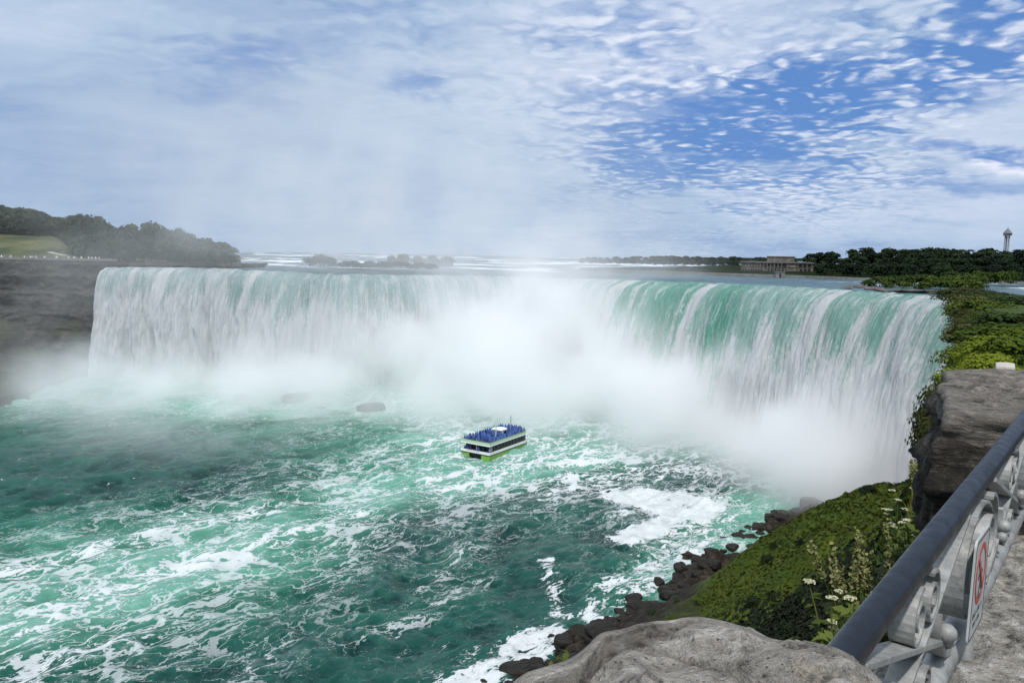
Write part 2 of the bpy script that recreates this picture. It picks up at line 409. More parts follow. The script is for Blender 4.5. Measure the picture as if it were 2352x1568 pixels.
def band(pix, width, x=None, y=None):
    x = X if x is None else x; y = Yv if y is None else y
    pts = [tuple(at_z(a, b, 0).xy) for a, b in pix]
    if len(pts) == 1: pts = pts * 2
    return np.exp(-(seg_d(pts, x + wx * .25, y + wy * .25) / width) ** 2)
# thick scum of foam drifting along the right shore
scum = np.maximum.reduce([
    band([(1420, 1138), (1500, 1160), (1560, 1180), (1600, 1190)], 6.5) * 1.3, band([(1480, 1140), (1620, 1165)], 6.0) * 1.25,
    band([(1550, 1195), (1490, 1222), (1430, 1240)], 4.2) * 1.35, band([(1600, 1200), (1640, 1230), (1590, 1270)], 6.5) * .68,
    band([(1640, 1150), (1650, 1190), (1625, 1250)], 6) * .55,
    band([(1590, 1215), (1530, 1270), (1460, 1330), (1400, 1350)], 6.0) * .66, band([(1560, 1290), (1500, 1330), (1440, 1370)], 4.5) * .62,
    band([(1230, 1290), (1260, 1350), (1270, 1400)], 2.6) * .60, band([(1400, 1380), (1330, 1420), (1420, 1440), (1500, 1415)], 3.2) * .66,
    band([(1120, 1568), (1180, 1500), (1250, 1455), (1290, 1480), (1190, 1545)], 4.0) * .9, band([(1060, 1600), (1130, 1550)], 6) * .95,
    band([(1400, 1180), (1450, 1180), (1400, 1195)], 1.2) * .8])
lines = np.maximum.reduce([
    band([(1080, 1340), (1000, 1390), (930, 1440), (800, 1470)], 3.5) * .8, band([(1050, 1260), (960, 1360), (880, 1420)], 4.0) * .55,
    band([(820, 1480), (640, 1500), (560, 1560)], 4.0) * .55, band([(0, 1475), (110, 1420), (260, 1360), (420, 1300)], 3.2) * .9,
    band([(0, 1330), (200, 1270), (420, 1200), (560, 1180)], 5) * .7, band([(420, 1300), (640, 1240), (900, 1140), (1060, 1100)], 5) * .55,
    band([(60, 1560), (200, 1500), (330, 1460)], 4) * .6, band([(1180, 1100), (1320, 1120), (1240, 1150)], 3.0) * .55,
    band([(1190, 1075), (1300, 1100)], 3) * .5])
cur = band([(1500, 985), (1200, 1050), (900, 1120), (560, 1240), (200, 1370), (-100, 1480)], 42)
cur2 = band([(1100, 1000), (800, 1130), (400, 1300), (0, 1430)], 32)
falls_d = seg_d([tuple(p) for p in crest[::30, :2]], X, Yv)
nearf = 1 - sst(55, 135, falls_d)
aer = np.clip(.22 + .75 * np.maximum(cur, cur2 * .9) + .9 * nearf - .9 * band([(1060, 1240), (1350, 1180), (1600, 1080), (1900, 1060)], 20)
              - .85 * band([(1500, 1090), (1250, 1230), (1000, 1450), (700, 1600)], 22) - .6 * band([(0, 1100), (330, 1080), (520, 1120)], 22) - .55 * band([(0, 1560), (400, 1540), (800, 1560)], 9), 0, 1)
foamc = np.clip(.05 + .68 * np.maximum(cur, cur2) + .55 * nearf + .62 * lines + .9 * np.exp(-(np.hypot(X + 4, Yv - 243) / 17) ** 2) - .16 * band([(0, 1090), (400, 1080)], 25)
                - .35 * band([(1300, 1230), (1050, 1440), (850, 1600)], 16) * (1 - lines), 0, 1)
m, q, out = new_mat('river_water')
P_ = q.n('ShaderNodeTexCoord').outputs['Object']
aA = q.attr('aer').outputs['Fac']; fA = q.attr('foam').outputs['Fac']; kA = q.attr('scum').outputs['Fac']; hA = q.attr('wave').outputs['Fac']
fr = q.n('ShaderNodeMapping', i={'Vector': P_, 'Rotation': (0, 0, -math.atan2(fl[1], fl[0])), 'Scale': (1, 1, 0)}).outputs[0]
fs = q.vm('MULTIPLY', fr, (.62, 1.15, 0))
n1 = q.noise(fs, .035, 3, .55, out=1); n2 = q.noise(fs, .16, 4, .6, out=1); n3 = q.noise(fs, .7, 3, .6, out=1)
wv = q.vm('ADD', fs, q.vm('SCALE', q.vm('SUBTRACT', n1, (.5, .5, .5)), scale=34))
wv = q.vm('ADD', wv, q.vm('SCALE', q.vm('SUBTRACT', n2, (.5, .5, .5)), scale=11))
wv = q.vm('ADD', wv, q.vm('SCALE', q.vm('SUBTRACT', n3, (.5, .5, .5)), scale=2.6))
e1 = q.voro(wv, .085, 'DISTANCE_TO_EDGE'); e2 = q.voro(q.vm('ADD', wv, (31, 7, 0)), .22, 'DISTANCE_TO_EDGE'); e3 = q.voro(wv, .62, 'DISTANCE_TO_EDGE')
brk = q.noise(fs, .06, 4, .62); brk2 = q.noise(fs, .45, 5, .66)
wid = q.m('MULTIPLY', q.m('ADD', .02, q.m('MULTIPLY', fA, .13)), q.mr(brk, .36, .72, .12, 1.5, 'LINEAR'))
l1 = q.m('SUBTRACT', 1.0, q.m('DIVIDE', e1, wid), clamp=True)
l2 = q.m('SUBTRACT', 1.0, q.m('DIVIDE', e2, q.m('MULTIPLY', wid, 1.05)), clamp=True)
l3 = q.m('SUBTRACT', 1.0, q.m('DIVIDE', e3, q.m('MULTIPLY', wid, 1.3)), clamp=True)
web = q.m('MAXIMUM', l1, q.m('MULTIPLY', l2, .85)); web = q.m('MAXIMUM', web, q.m('MULTIPLY', l3, .5))
lace = q.mr(q.m('ADD', web, q.m('MULTIPLY', q.m('SUBTRACT', brk2, .5), 1.15)), .36, .60)
crestf = q.mr(q.m('ADD', hA, q.m('MULTIPLY', q.m('SUBTRACT', brk2, .5), .9)), .80, 1.15)
patch = q.mr(q.m('ADD', q.m('MULTIPLY', fA, .55), q.m('MULTIPLY', q.m('SUBTRACT', q.noise(wv, .11, 6, .68), .5), 2.0)), .42, .80)
foam = q.m('ADD', q.m('MULTIPLY', lace, q.m('ADD', .10, q.m('MULTIPLY', fA, .80))), q.m('MULTIPLY', patch, .06))
foam = q.m('ADD', foam, q.m('MULTIPLY', crestf, q.m('MULTIPLY', fA, .35)), clamp=True)
# scum: solid sheets eaten into lace at the edges
sn = q.noise(wv, .30, 6, .7); se = q.voro(q.vm('ADD', wv, (5, 5, 0)), .40, 'DISTANCE_TO_EDGE')
sc = q.m('ADD', q.m('MULTIPLY', kA, 1.1), q.m('MULTIPLY', q.m('SUBTRACT', sn, .5), 3.6))
sc = q.m('SUBTRACT', sc, q.m('MULTIPLY', q.mr(se, .05, .4), q.mr(kA, .95, .45, 0, .75)))
sc = q.m('MULTIPLY', q.mr(sc, .50, .72), q.mr(sn, .35, .6, .75, 1.0))
foam = q.m('MAXIMUM', foam, sc)
cn = q.noise(fs, .05, 4, .6)
lev = q.m('ADD', q.m('MULTIPLY', aA, .92), q.m('ADD', q.m('MULTIPLY', q.m('SUBTRACT', cn, .5), .95), q.m('MULTIPLY', q.m('SUBTRACT', hA, .62), .45)), clamp=True)
wc = q.ramp(lev, [(0, (.002, .028, .024)), (.35, (.004, .058, .038)), (.7, (.030, .138, .090)), (1, (.125, .31, .235))])
wc = q.mix(q.mr(hA, .35, .95, 0, .30), wc, q.mix(.5, wc, (.08, .30, .235, 1)))
col = q.mix(foam, wc, (.58, .61, .62, 1))
b1 = q.noise(fs, 1.6, 4, .65); b2 = q.noise(fs, .5, 3, .6)
nm = q.bump(q.m('ADD', q.m('ADD', q.m('MULTIPLY', b1, .35), b2), q.m('MULTIPLY', foam, .5)), .5, .5)
principled(q, out, col, q.m('ADD', .16, q.m('MULTIPLY', foam, .6)), nm, spec=.13, IOR=1.33)
tag(add_mesh('river', np.stack([X, Yv, Zl], -1).reshape(-1, 3), grid_faces(len(aa), len(rr))[:, ::-1].copy(), m, smooth=True,
    attrs={'aer': aer, 'foam': foamc, 'scum': scum, 'wave': .55 * h2 + .45 * h3}), kind='structure')

# ---- earth under everything, out to the horizon
m_earth = simple('earth', (.055, .075, .035), .9, var=.4, scale=.02)
def sheet(name, x0, x1, y0, y1, z): return tag(add_mesh(name, [(x0, y0, z), (x1, y0, z), (x1, y1, z), (x0, y1, z)], [(0, 1, 2, 3)], m_earth), kind='structure')
sheet('ground', -9000, 9000, -9000, 12000, -6.0)

# ---- near bank: rim line runs from the terrace to the right end of the falls
RA = np.array([.5, .866]); RW = np.array([-.866, .5])
def aw(x, y): return x * RA[0] + y * RA[1], x * RW[0] + y * RW[1]
def xy(a, w): return a * RA[0] + w * RW[0], a * RA[1] + w * RW[1]
SH_A = [-60, 40, 70, 92, 112, 124, 137, 150, 177, 203, 214, 230]
SH_W = [66, 62, 58, 55, 52, 44, 44, 43, 40, 28, 18, 12]
def rim_z(a): return np.interp(a, [-60, 0, 14, 20, 30, 45, 100, 200, 206, 222, 240], [60.2, 60.2, 60.0, 59.5, 58.8, 58.7, 57.8, 55.6, 55.4, 50, 44])
def bank_z(a, w, noisy=True):
    a = np.asarray(a, float); w = np.asarray(w, float)
    W_ = np.interp(a, SH_A, SH_W); zr = rim_z(a)
    w = w + np.interp(a, [2, 8, 16, 70, 200, 216], [0, .30, .55, 2.6, 2.6, 0])
    K = 1 - .80 * sst(89, 132, a)
    knots = [0, .4, .8, 1.5, 3, 6, 10]; drops = [0, .6, 1.3, 3.2, 7.9, 15, 23]
    zc_ = zr - np.interp(w, knots, drops)
    wf = 10 - 7.2 * sst(34, 72, a)
    zf = (36 + 4 * sst(60, 86, a) - 3 * sst(30, 0, a)) * K + .5
    zc_ = np.where(w > 3, zr - 7.9 + (zf - zr + 7.9) * np.clip((w - 3) / 7, 0, 1), zc_)
    steep_ = sst(34, 72, a); zc2 = zr + (zf - zr) * sst(-.1, 1, w / wf)
    zc_ = zc_ * (1 - steep_) + zc2 * steep_
    tal = zf * np.clip(1 - (w - wf) / np.maximum(W_ - wf, 1), -.3, 1)
    z = np.where(w < wf, zc_, tal)
    land = zr + .05 * np.clip(-w, 0, 4) * sst(30, 12, a) - .05 * np.clip(-w - 3, 0, 60) * sst(20, 60, a) - .22 * np.clip(-w - 14, 0, 30) * sst(60, 110, a)
    z = np.where(w < 0, land, z)
    if noisy:
        x, y = xy(a, w); d = np.hypot(x, y)
        inner = sst(1.5 + .0 * w, 9, w) * (1 - sst(-4, 4, w - W_) * .3)
        z = z + inner * ((fbm(x * .055, y * .055, 3, 301) - .5) * 6.5 + (fbm(x * .2, y * .2, 3, 311) - .5) * 2.6)
        shore = sst(12, 2, z) * sst(8, 12, w)
        z = z + shore * ((fbm(x * .28, y * .28, 3, 321) - .45) * 3.4)
        z = z + np.clip(d * .004, .02, .5) * (fbm(x * .9, y * .9, 3, 331) - .5) * (w > .3)
    return z
av = np.concatenate([np.linspace(-40, 0, 14)[:-1], np.geomspace(.25, 60, 220) - .25, np.linspace(60.5, 236, 330)])
wv_ = np.concatenate([-np.geomspace(260, .3, 60), np.linspace(0, 1.2, 14), np.geomspace(1.3, 12, 60), np.linspace(12.3, 84, 200)])
A2, W2 = np.meshgrid(av, wv_, indexing='ij')
Xb, Yb = xy(A2, W2); Zb = bank_z(A2, W2)
def shade_mask(a, w, x, y): return sst(-.08, .08, (.28 * np.minimum(a, 66) - w) / 12 + (fbm(x * .11, y * .11, 3, 771) - .5) * .9) * sst(80, 66, a) * (w > -.2)  # where the cliff's shade is painted into the ground and leaf colours
m_bank, q, out = new_mat('bank')
P_ = q.n('ShaderNodeTexCoord').outputs['Object']; ge = q.n('ShaderNodeNewGeometry')
nz = q.xyz(ge.outputs['True Normal'])[2]; pz = q.xyz(P_)[2]
na = q.noise(P_, .09, 4, .6); nb = q.noise(P_, .8, 5, .65); nc = q.noise(P_, 3.0, 4, .6)
grass = q.mix(q.mr(na, .35, .65), (.030, .052, .005, 1), (.080, .104, .008, 1))
grass = q.mix(q.mr(nb, .40, .75), grass, (.022, .046, .007, 1))
soil = q.ramp(nb, [(.3, (.012, .010, .008)), (.55, (.045, .034, .024)), (.75, (.10, .085, .065))])
wet = q.ramp(q.noise(P_, .7, 7, .75), [(.36, (.004, .0035, .003)), (.5, (.020, .014, .009)), (.66, (.060, .048, .036))])
steep = q.mr(q.m('ADD', nz, q.m('MULTIPLY', q.m('SUBTRACT', nb, .5), .35)), .60, .42)
col = q.mix(steep, grass, soil)
col = q.mix(q.mr(q.m('ADD', pz, q.m('MULTIPLY', q.m('SUBTRACT', na, .5), 14)), 25, 20), col, wet)
shade_dark_cover = q.attr('shade_dark_cover').outputs['Fac']
col = q.mix(shade_dark_cover, col, q.mix(nb, (.004, .007, .003, 1), (.022, .034, .008, 1)))  # cliff shade put into the ground colour
nm = q.bump(q.m('ADD', nb, q.m('MULTIPLY', nc, .5)), 1.0, .5)
principled(q, out, col, .85, nm, spec=.2)
tag(add_mesh('bank', np.stack([Xb, Yb, Zb], -1).reshape(-1, 3), grid_faces(len(av), len(wv_))[:, ::-1].copy(), m_bank, smooth=True, attrs={'shade_dark_cover': shade_mask(A2, W2, Xb, Yb)}), kind='structure')

# ---- gorge wall below the left end of the falls, with its scree slope
lr = catmull([(-142, 404), (-165, 394), (-186, 386), (-203, 381), (-222, 380), (-254, 381), (-300, 378), (-350, 362), (-420, 330), (-520, 260)], 40)
lr = lr[np.linspace(0, len(lr) - 1, 320).astype(int)]
lt = np.gradient(lr, axis=0); lt /= np.linalg.norm(lt, axis=1)[:, None]
ln = np.stack([lt[:, 1], -lt[:, 0]], 1)                   # towards the gorge
ln = np.where((ln @ np.array([.3, -1.0]))[:, None] > 0, ln, -ln)
pk = np.array([(-.01, 55.6), (.6, 54.6), (2, 54), (2.6, 49), (4.5, 47.5), (5, 41), (7, 39.5), (7.6, 33), (10, 31), (11, 26), (16, 22), (40, 14), (70, 7), (95, 1.5), (112, -2)])
ts = np.concatenate([np.linspace(0, 9.99, 120), np.linspace(10, 14, 110)])
po = np.interp(ts, range(len(pk)), pk[:, 0]); pz_ = np.interp(ts, range(len(pk)), pk[:, 1])
sc_ = np.linalg.norm(lr - lr[0], axis=1)
ext = (.02 + .98 * sst(66, 112, sc_)) * 1.3                        # scree shrinks next to the water
OFF = np.where(po[None] > 11, 11 + (po[None] - 11) * ext[:, None], po[None])
far_ = np.clip(OFF - 11, 0, None); OFF = np.minimum(OFF, 11)
Xc = lr[:, 0:1] + ln[:, 0:1] * OFF + .45 * far_; Yc = lr[:, 1:2] + ln[:, 1:2] * OFF - .89 * far_; OFF = OFF + far_
Zc = np.tile(pz_, (len(lr), 1))
wob = (fbm(Xc * .06 + Zc * .02, Yc * .06 + Zc * .13, 4, 401) - .5) * 7 * sst(.2, 3, OFF)
wob += (fbm(sc_[:, None] * .3 + 0 * Zc, Zc * .5, 3, 411) - .5) * 2.4 * sst(.2, 3, OFF)
Xc = Xc + ln[:, 0:1] * wob; Yc = Yc + ln[:, 1:2] * wob
Zc = Zc + (fbm(Xc * .08, Yc * .08, 4, 421) - .5) * 9 * sst(11, 22, OFF)
m_cliff, q, out = new_mat('gorge_rock')
P_ = q.n('ShaderNodeTexCoord').outputs['Object']; pz = q.xyz(P_)[2]
la = q.noise(q.vm('MULTIPLY', P_, (.11, .11, .16)), 1.0, 6, .66); lb = q.noise(P_, .25, 6, .65)
col = q.ramp(q.m('ADD', q.m('MULTIPLY', la, .55), q.m('MULTIPLY', lb, .5)), [(.34, (.012, .012, .011)), (.52, (.045, .043, .038)), (.72, (.115, .108, .098))])
mossn = q.noise(P_, .06, 4, .6)
col = q.mix(q.m('MULTIPLY', q.mr(mossn, .48, .62), q.mr(pz, 34, 14)), col, (.045, .058, .018, 1))
principled(q, out, col, .85, q.bump(q.m('ADD', la, lb), 1, 2.0), spec=.2)
tag(add_mesh('cliff', np.stack([Xc, Yc, Zc], -1).reshape(-1, 3), grid_faces(len(lr), len(ts)), m_cliff, smooth=True), kind='structure')

# ---- island above the cliff: lawn that climbs to the wood
lb_ = np.concatenate([np.linspace(0, 30, 24), np.linspace(32, 420, 90)])
def lawn_z(back, x):
    up = sst(-.535, -.60, x / (381 + back))
    return 55.6 + up * (np.interp(back, [0, 8, 20, 75, 160, 420], [0, .1, 1.2, 12.5, 17, 18])) + (1 - up) * np.interp(back, [0, 30, 120], [0, -.6, -.6])
Xl = lr[:, 0:1] - ln[:, 0:1] * lb_[None]; Yl = lr[:, 1:2] - ln[:, 1:2] * lb_[None]
Zl2 = lawn_z(lb_[None], Xl) + (fbm(Xl * .03, Yl * .03, 3, 431) - .5) * 2.2 * sst(6, 25, lb_)[None]
m_lawn, q, out = new_mat('lawn')
P_ = q.n('ShaderNodeTexCoord').outputs['Object']
na = q.noise(P_, .05, 5, .65); nb = q.noise(P_, .4, 4, .65)
col = q.ramp(na, [(.34, (.030, .044, .020)), (.5, (.080, .088, .034)), (.66, (.15, .14, .070))])
col = q.mix(q.mr(nb, .56, .66), col, (.035, .055, .02, 1))
principled(q, out, col, .9, q.bump(nb, .6, .5), spec=.2)
tag(add_mesh('island_lawn', np.stack([Xl, Yl, Zl2], -1).reshape(-1, 3), grid_faces(len(lr), len(lb_))[:, ::-1].copy(), m_lawn, smooth=True), kind='structure')
# gravel path that forks on the lawn
def lawn_pt(px, py):
    for y in np.arange(380, 700, .5):
        p = at_y(px, py, y); back = y - 381
        if lawn_z(back, p.x) >= p.z - .02: return Vector((p.x, p.y, float(lawn_z(back, p.x)) + .35))
    return at_y(px, py, 500)
m_path = simple('gravel', (.30, .29, .25), .95, var=.2, scale=1.0)
pb = MB()
for line in ([(170, 568), (130, 576), (112, 580)], [(112, 580), (125, 584), (152, 589)]):
    pts = [lawn_pt(*p) for p in line]
    vs = []
    for k, p in enumerate(pts):
        w = 2.6 if k < 2 else 2.0
        vs += [p + Vector((0, -w, -.1)), p + Vector((0, w, .25))]
    pb.add(vs, [(2 * k, 2 * k + 2, 2 * k + 3, 2 * k + 1) for k in range(len(pts) - 1)])
tag(pb.build('path', m_path), kind='structure')

# ---- far right bank: low shore rising to wooded ground
wl = catmull([at_z(1330, 617, 53.8).xy, at_z(1400, 621, 53.8).xy, at_z(1560, 627, 53.8).xy, at_z(1700, 632, 53.8).xy, at_z(1850, 637, 53.8).xy, at_z(2000, 643, 53.8).xy, (205, 318), (270, 290), (400, 250), (620, 190)], 24)
wt = np.gradient(wl, axis=0); wt /= np.linalg.norm(wt, axis=1)[:, None]
wn = np.stack([-wt[:, 1], wt[:, 0]], 1); wn = np.where((wn @ np.array([.8, .6]))[:, None] > 0, wn, -wn)
wb = np.concatenate([np.linspace(0, 8, 5), np.geomspace(10, 2200, 60)])
Xr = wl[:, 0:1] + wn[:, 0:1] * wb; Yr = wl[:, 1:2] + wn[:, 1:2] * wb
def far_z(back): return 54.4 + np.interp(back, [0, 8, 60, 150, 400, 2200], [0, .3, 1.2, 4.5, 6.5, 8])
Zr = far_z(wb)[None] + np.zeros_like(Xr)
m_wood = simple('woodland_floor', (.014, .022, .010), .95, var=.5, scale=.08, spec=0)
tag(add_mesh('far_bank', np.stack([Xr, Yr, Zr], -1).reshape(-1, 3), grid_faces(len(wl), len(wb)), m_wood, smooth=True), kind='structure')
# land that closes the horizon upstream, right and left
def ridge(name, pix, dist, base, seed, h):
    pts = [at_y(a, b, dist) for a, b in pix]
    vs = []; n = 160
    xs = np.linspace(pts[0].x, pts[-1].x, n)
    zs = np.interp(xs, [p.x for p in pts], [p.z for p in pts]) + (fbm(xs * .02, xs * 0, 3, seed) - .5) * h
    v = [];
    for k in range(n):
        v += [(xs[k], dist - 60, base), (xs[k], dist, zs[k]), (xs[k], dist + 220, zs[k] - 2), (xs[k], dist + 500, base)]
    return tag(add_mesh(name, v, grid_faces(n, 4), m_wood, smooth=True), kind='structure')
ridge('hills', [(400, 584), (545, 580), (820, 589), (1100, 594), (1360, 594), (1700, 592), (2400, 596)], 2300, 40, 501, 3)

# ================================================================== MIST
m_mist, q, out = new_mat('mist')
pv = q.n('ShaderNodeVolumePrincipled', i={'Color': (1.0, 1.0, 1.0, 1), 'Density': 1.0, 'Anisotropy': 0.0})
m_mist.node_tree.links.new(pv.outputs[0], out.inputs['Volume'])
MX0, MX1 = (-330, 165, -3), (140, 560, 185)
g = bpy.data.node_groups.new('spray', 'GeometryNodeTree')
g.interface.new_socket('Geometry', in_out='OUTPUT', socket_type='NodeSocketGeometry')
q = NT(g)
P_ = q.n('GeometryNodeInputPosition').outputs[0]
def gnoise(vec, sc, det, out=0): return q.n('ShaderNodeTexNoise', i={'Vector': vec, 'Scale': sc, 'Detail': det, 'Roughness': .6}).outputs[out]
wp = q.vm('ADD', P_, q.vm('SCALE', q.vm('SUBTRACT', gnoise(P_, .016, 3, 1), (.5, .5, .5)), scale=60))
def blob(c, r, d):
    v = q.vm('DIVIDE', q.vm('SUBTRACT', wp, c), r)
    return q.m('MULTIPLY', q.mr(q.vm('LENGTH', v), 1.0, .0), d)
MIST = [  # centre, radii, density
    ((-120, 344, 0), (112, 50, 30), .032), ((-44, 344, 12), (84, 62, 46), .034),
    ((18, 318, 14), (84, 100, 52), .054), ((8, 385, 34), (140, 110, 58), .014),
    ((60, 262, 5), (54, 66, 38), .085), ((88, 214, 0), (40, 48, 28), .085),
    ((10, 286, 0), (96, 60, 20), .036), ((-112, 300, 0), (84, 60, 28), .060), ((-165, 310, 2), (60, 56, 26), .034),
    ((-105, 236, 0), (74, 62, 16), .008), ((-80, 400, 88), (205, 150, 112), .0056), ((-190, 330, 40), (115, 115, 70), .0012), ((98, 194, 2), (28, 42, 40), .060)]
tot = None
for b in MIST:
    v = blob(*b); tot = v if tot is None else q.m('ADD', tot, v)
nz1 = gnoise(q.vm('ADD', P_, q.vm('SCALE', q.vm('SUBTRACT', gnoise(P_, .035, 3, 1), (.5, .5, .5)), scale=26)), .036, 6)
tot = q.m('MULTIPLY', tot, q.mr(nz1, .36, .66, .03, 2.1, 'SMOOTHSTEP'))
tot = q.m('MULTIPLY', tot, q.m('GREATER_THAN', tot, .0003))
vc = q.n('GeometryNodeVolumeCube', i={'Density': tot, 'Background': 0.0, 'Min': MX0, 'Max': MX1, 'Resolution X': 118, 'Resolution Y': 99, 'Resolution Z': 58})
sm = q.n('GeometryNodeSetMaterial', i={'Geometry': vc.outputs[0], 'Material': m_mist})
go = g.nodes.new('NodeGroupOutput'); g.links.new(sm.outputs[0], go.inputs[0])
mb = MB().box(MX0[0], MX1[0], MX0[1], MX1[1], MX0[2], MX1[2])
mo = mb.build('mist', m_mist); mo.modifiers.new('spray', 'NODES').node_group = g
tag(mo, 'drifting white spray that fills the horseshoe below the falls', kind='stuff')

# ================================================================== VEGETATION
def foliage_mat(name, lo, hi, rough=.75, trans=.25):
    m, q, out = new_mat(name)
    P_ = q.n('ShaderNodeTexCoord').outputs['Object']; rnd = q.n('ShaderNodeObjectInfo').outputs['Random']
    n = q.noise(P_, 1.1, 3, .6)
    f = q.m('ADD', q.m('MULTIPLY', n, .75), q.m('MULTIPLY', q.m('SUBTRACT', rnd, .5), .6), clamp=True)
    col = q.ramp(f, [(.15, lo), (.75, hi)])
    p = q.n('ShaderNodeBsdfPrincipled', i={'Base Color': col, 'Roughness': rough, 'Specular IOR Level': .2})
    tr = q.n('ShaderNodeBsdfTranslucent', i={'Color': col})
    ms = q.n('ShaderNodeMixShader', i={0: trans, 1: p.outputs[0], 2: tr.outputs[0]})
    m.node_tree.links.new(ms.outputs[0], out.inputs['Surface']); return m
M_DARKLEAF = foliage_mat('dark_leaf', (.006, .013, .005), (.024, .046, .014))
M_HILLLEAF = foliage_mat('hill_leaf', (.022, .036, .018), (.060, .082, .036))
M_MIDLEAF = foliage_mat('mid_leaf', (.028, .052, .008), (.082, .115, .014))
M_LIMELEAF = foliage_mat('lime_leaf', (.055, .090, .006), (.25, .30, .024), trans=.35)
M_OLIVE = foliage_mat('olive_leaf', (.030, .038, .010), (.095, .100, .024))
M_BARK = simple('bark', (.045, .035, .026), .9, bump=.5)
M_PALEBARK = simple('pale_bark', (.28, .25, .21), .9)

def leaf_quads(cent, nrm, size, rng, aspect=.75):
    n = len(cent)
    up = rng.normal(size=(n, 3)); nrm = nrm + rng.normal(scale=.35, size=(n, 3)); nrm /= np.linalg.norm(nrm, axis=1)[:, None]
    a = np.cross(nrm, up); a /= np.linalg.norm(a, axis=1)[:, None]; b = np.cross(nrm, a)
    s_ = (size * rng.uniform(.6, 1.4, n))[:, None]
    a = a * s_; b = b * s_ * aspect
    # a bent leaf cluster: a four sided lozenge with a folded middle
    v = np.stack([cent - a, cent - b + nrm * s_ * .18, cent + a, cent + b + nrm * s_ * .18], 1)
    return v.reshape(-1, 3), np.arange(n * 4).reshape(n, 4)
def crown_arrays(seed, lobes, nper, leaf, rx=.42, z0=.28, z1=1.0, lobe_r=(.16, .30), fill=.35):
    """crown in unit height: lobes of leaf clumps, gaps between"""
    rng = np.random.default_rng(seed); C = []; N_ = []
    cz = (z0 + z1) / 2
    for k in range(lobes):
        t_ = rng.uniform(0, 1); ang = rng.uniform(0, 2 * math.pi)
        z = z0 + (z1 - z0) * (.12 + .76 * t_); prof_ = math.sin(math.pi * min(1, .26 + .66 * t_)) ** .7
        rad = rx * prof_ * rng.uniform(.35, .8); lr_ = rng.uniform(*lobe_r) * (rx / .42)
        c = np.array([rad * math.cos(ang), rad * math.sin(ang), min(z, z1 - lr_ * .8)])
        d = rng.normal(size=(nper, 3)); d /= np.linalg.norm(d, axis=1)[:, None]; d[:, 2] = np.where(d[:, 2] < -.45, -d[:, 2], d[:, 2])
        r_ = lr_ * rng.uniform(fill, 1.0, nper) ** .5
        C.append(c + d * r_[:, None] * [1, 1, .8]); N_.append(d + [0, 0, .25])
    return leaf_quads(np.concatenate(C), np.concatenate(N_), leaf, rng)
def trunk_mb(h, r, seed, limbs=4, top=.72):
    rng = random.Random(seed); b = MB()
    pts = [(rng.uniform(-.02, .02) * h * k, rng.uniform(-.02, .02) * h * k, h * top * k / 4) for k in range(5)]
    b.tube(pts, [r * (1.25 - .9 * k / 4) for k in range(5)], 6)
    for k in range(limbs):
        a = rng.uniform(0, 6.28); p0 = Vector(pts[2 + k % 2]); L = h * rng.uniform(.18, .3)
        p1 = p0 + Vector((math.cos(a) * L * .6, math.sin(a) * L * .6, L * .55)); p2 = p1 + Vector((math.cos(a) * L * .3, math.sin(a) * L * .3, L * .5))
        b.tube([p0, p1, p2], [r * .5, r * .33, r * .12], 5)
    return b
HIDE = []
def mesh_only(o):
    me = o.data; bpy.data.objects.remove(o); return me
CROWN = {}; 
def crown_mesh(kind, k):
    key = (kind, k)
    if key not in CROWN:
        if kind == 'tree': v, f = crown_arrays(600 + k, 19, 46, .060, rx=.37 + .05 * (k % 3), z0=.02)
        elif kind == 'bush': v, f = crown_arrays(700 + k, 13, 60, .085, rx=.75, z0=.0, z1=1.0, lobe_r=(.2, .34))
        elif kind == 'near': v, f = crown_arrays(800 + k, 22 + 3 * k, 190, (.034, .052, .042, .062)[k % 4], rx=.85, z0=-.1, z1=1.0, lobe_r=(.14, .30), fill=.2)
        CROWN[key] = mesh_only(add_mesh('crown', v, f))
    return CROWN[key]
TRUNK = {}
def trunk_mesh(k):
    if k not in TRUNK: TRUNK[k] = mesh_only(trunk_mb(1.0, .022, 40 + k).build('trunk', None, smooth=True))
    return TRUNK[k]
_mm = {}
def with_mat(me, mat):
    key = (me.name, mat.name)
    if key not in _mm:
        c = me.copy(); c.name = me.name.split('.')[0]; c.materials.clear(); c.materials.append(mat); _mm[key] = c
    return _mm[key]
def link(name, me, parent=None):
    o = bpy.data.objects.new(name, me); COL.objects.link(o)
    if parent: o.parent = parent
    return o
def plant_tree(x, y, z, h, label, group, mat, rng, wide=1.0, bark=None, name='broadleaf_tree', low=False):
    k = rng.randrange(5)
    root = empty(name, (x, y, z), rng.uniform(0, 6.28))
    w = h * wide * rng.uniform(.9, 1.15)
    root.scale = (w, w, h)
    link('crown', with_mat(crown_mesh('tree', k), mat), root)
    link('trunk', with_mat(trunk_mesh(k), bark or M_BARK), root)
    tag(root, label, 'tree', group); return root
def plant_bush(x, y, z, r, h, label, group, mat, rng, kind='bush', name='shrub', nv=4, cat='shrub'):
    root = empty(name, (x, y, z), rng.uniform(0, 6.28)); root.scale = (r, r, h)
    link('foliage', with_mat(crown_mesh(kind, rng.randrange(nv)), mat), root)
    b = link('stem', with_mat(trunk_mesh(0), M_BARK), root)
    tag(root, label, cat, group); return root
rg = random.Random(5)
def sil(px, table): return float(np.interp(px, [p[0] for p in table], [p[1] for p in table]))
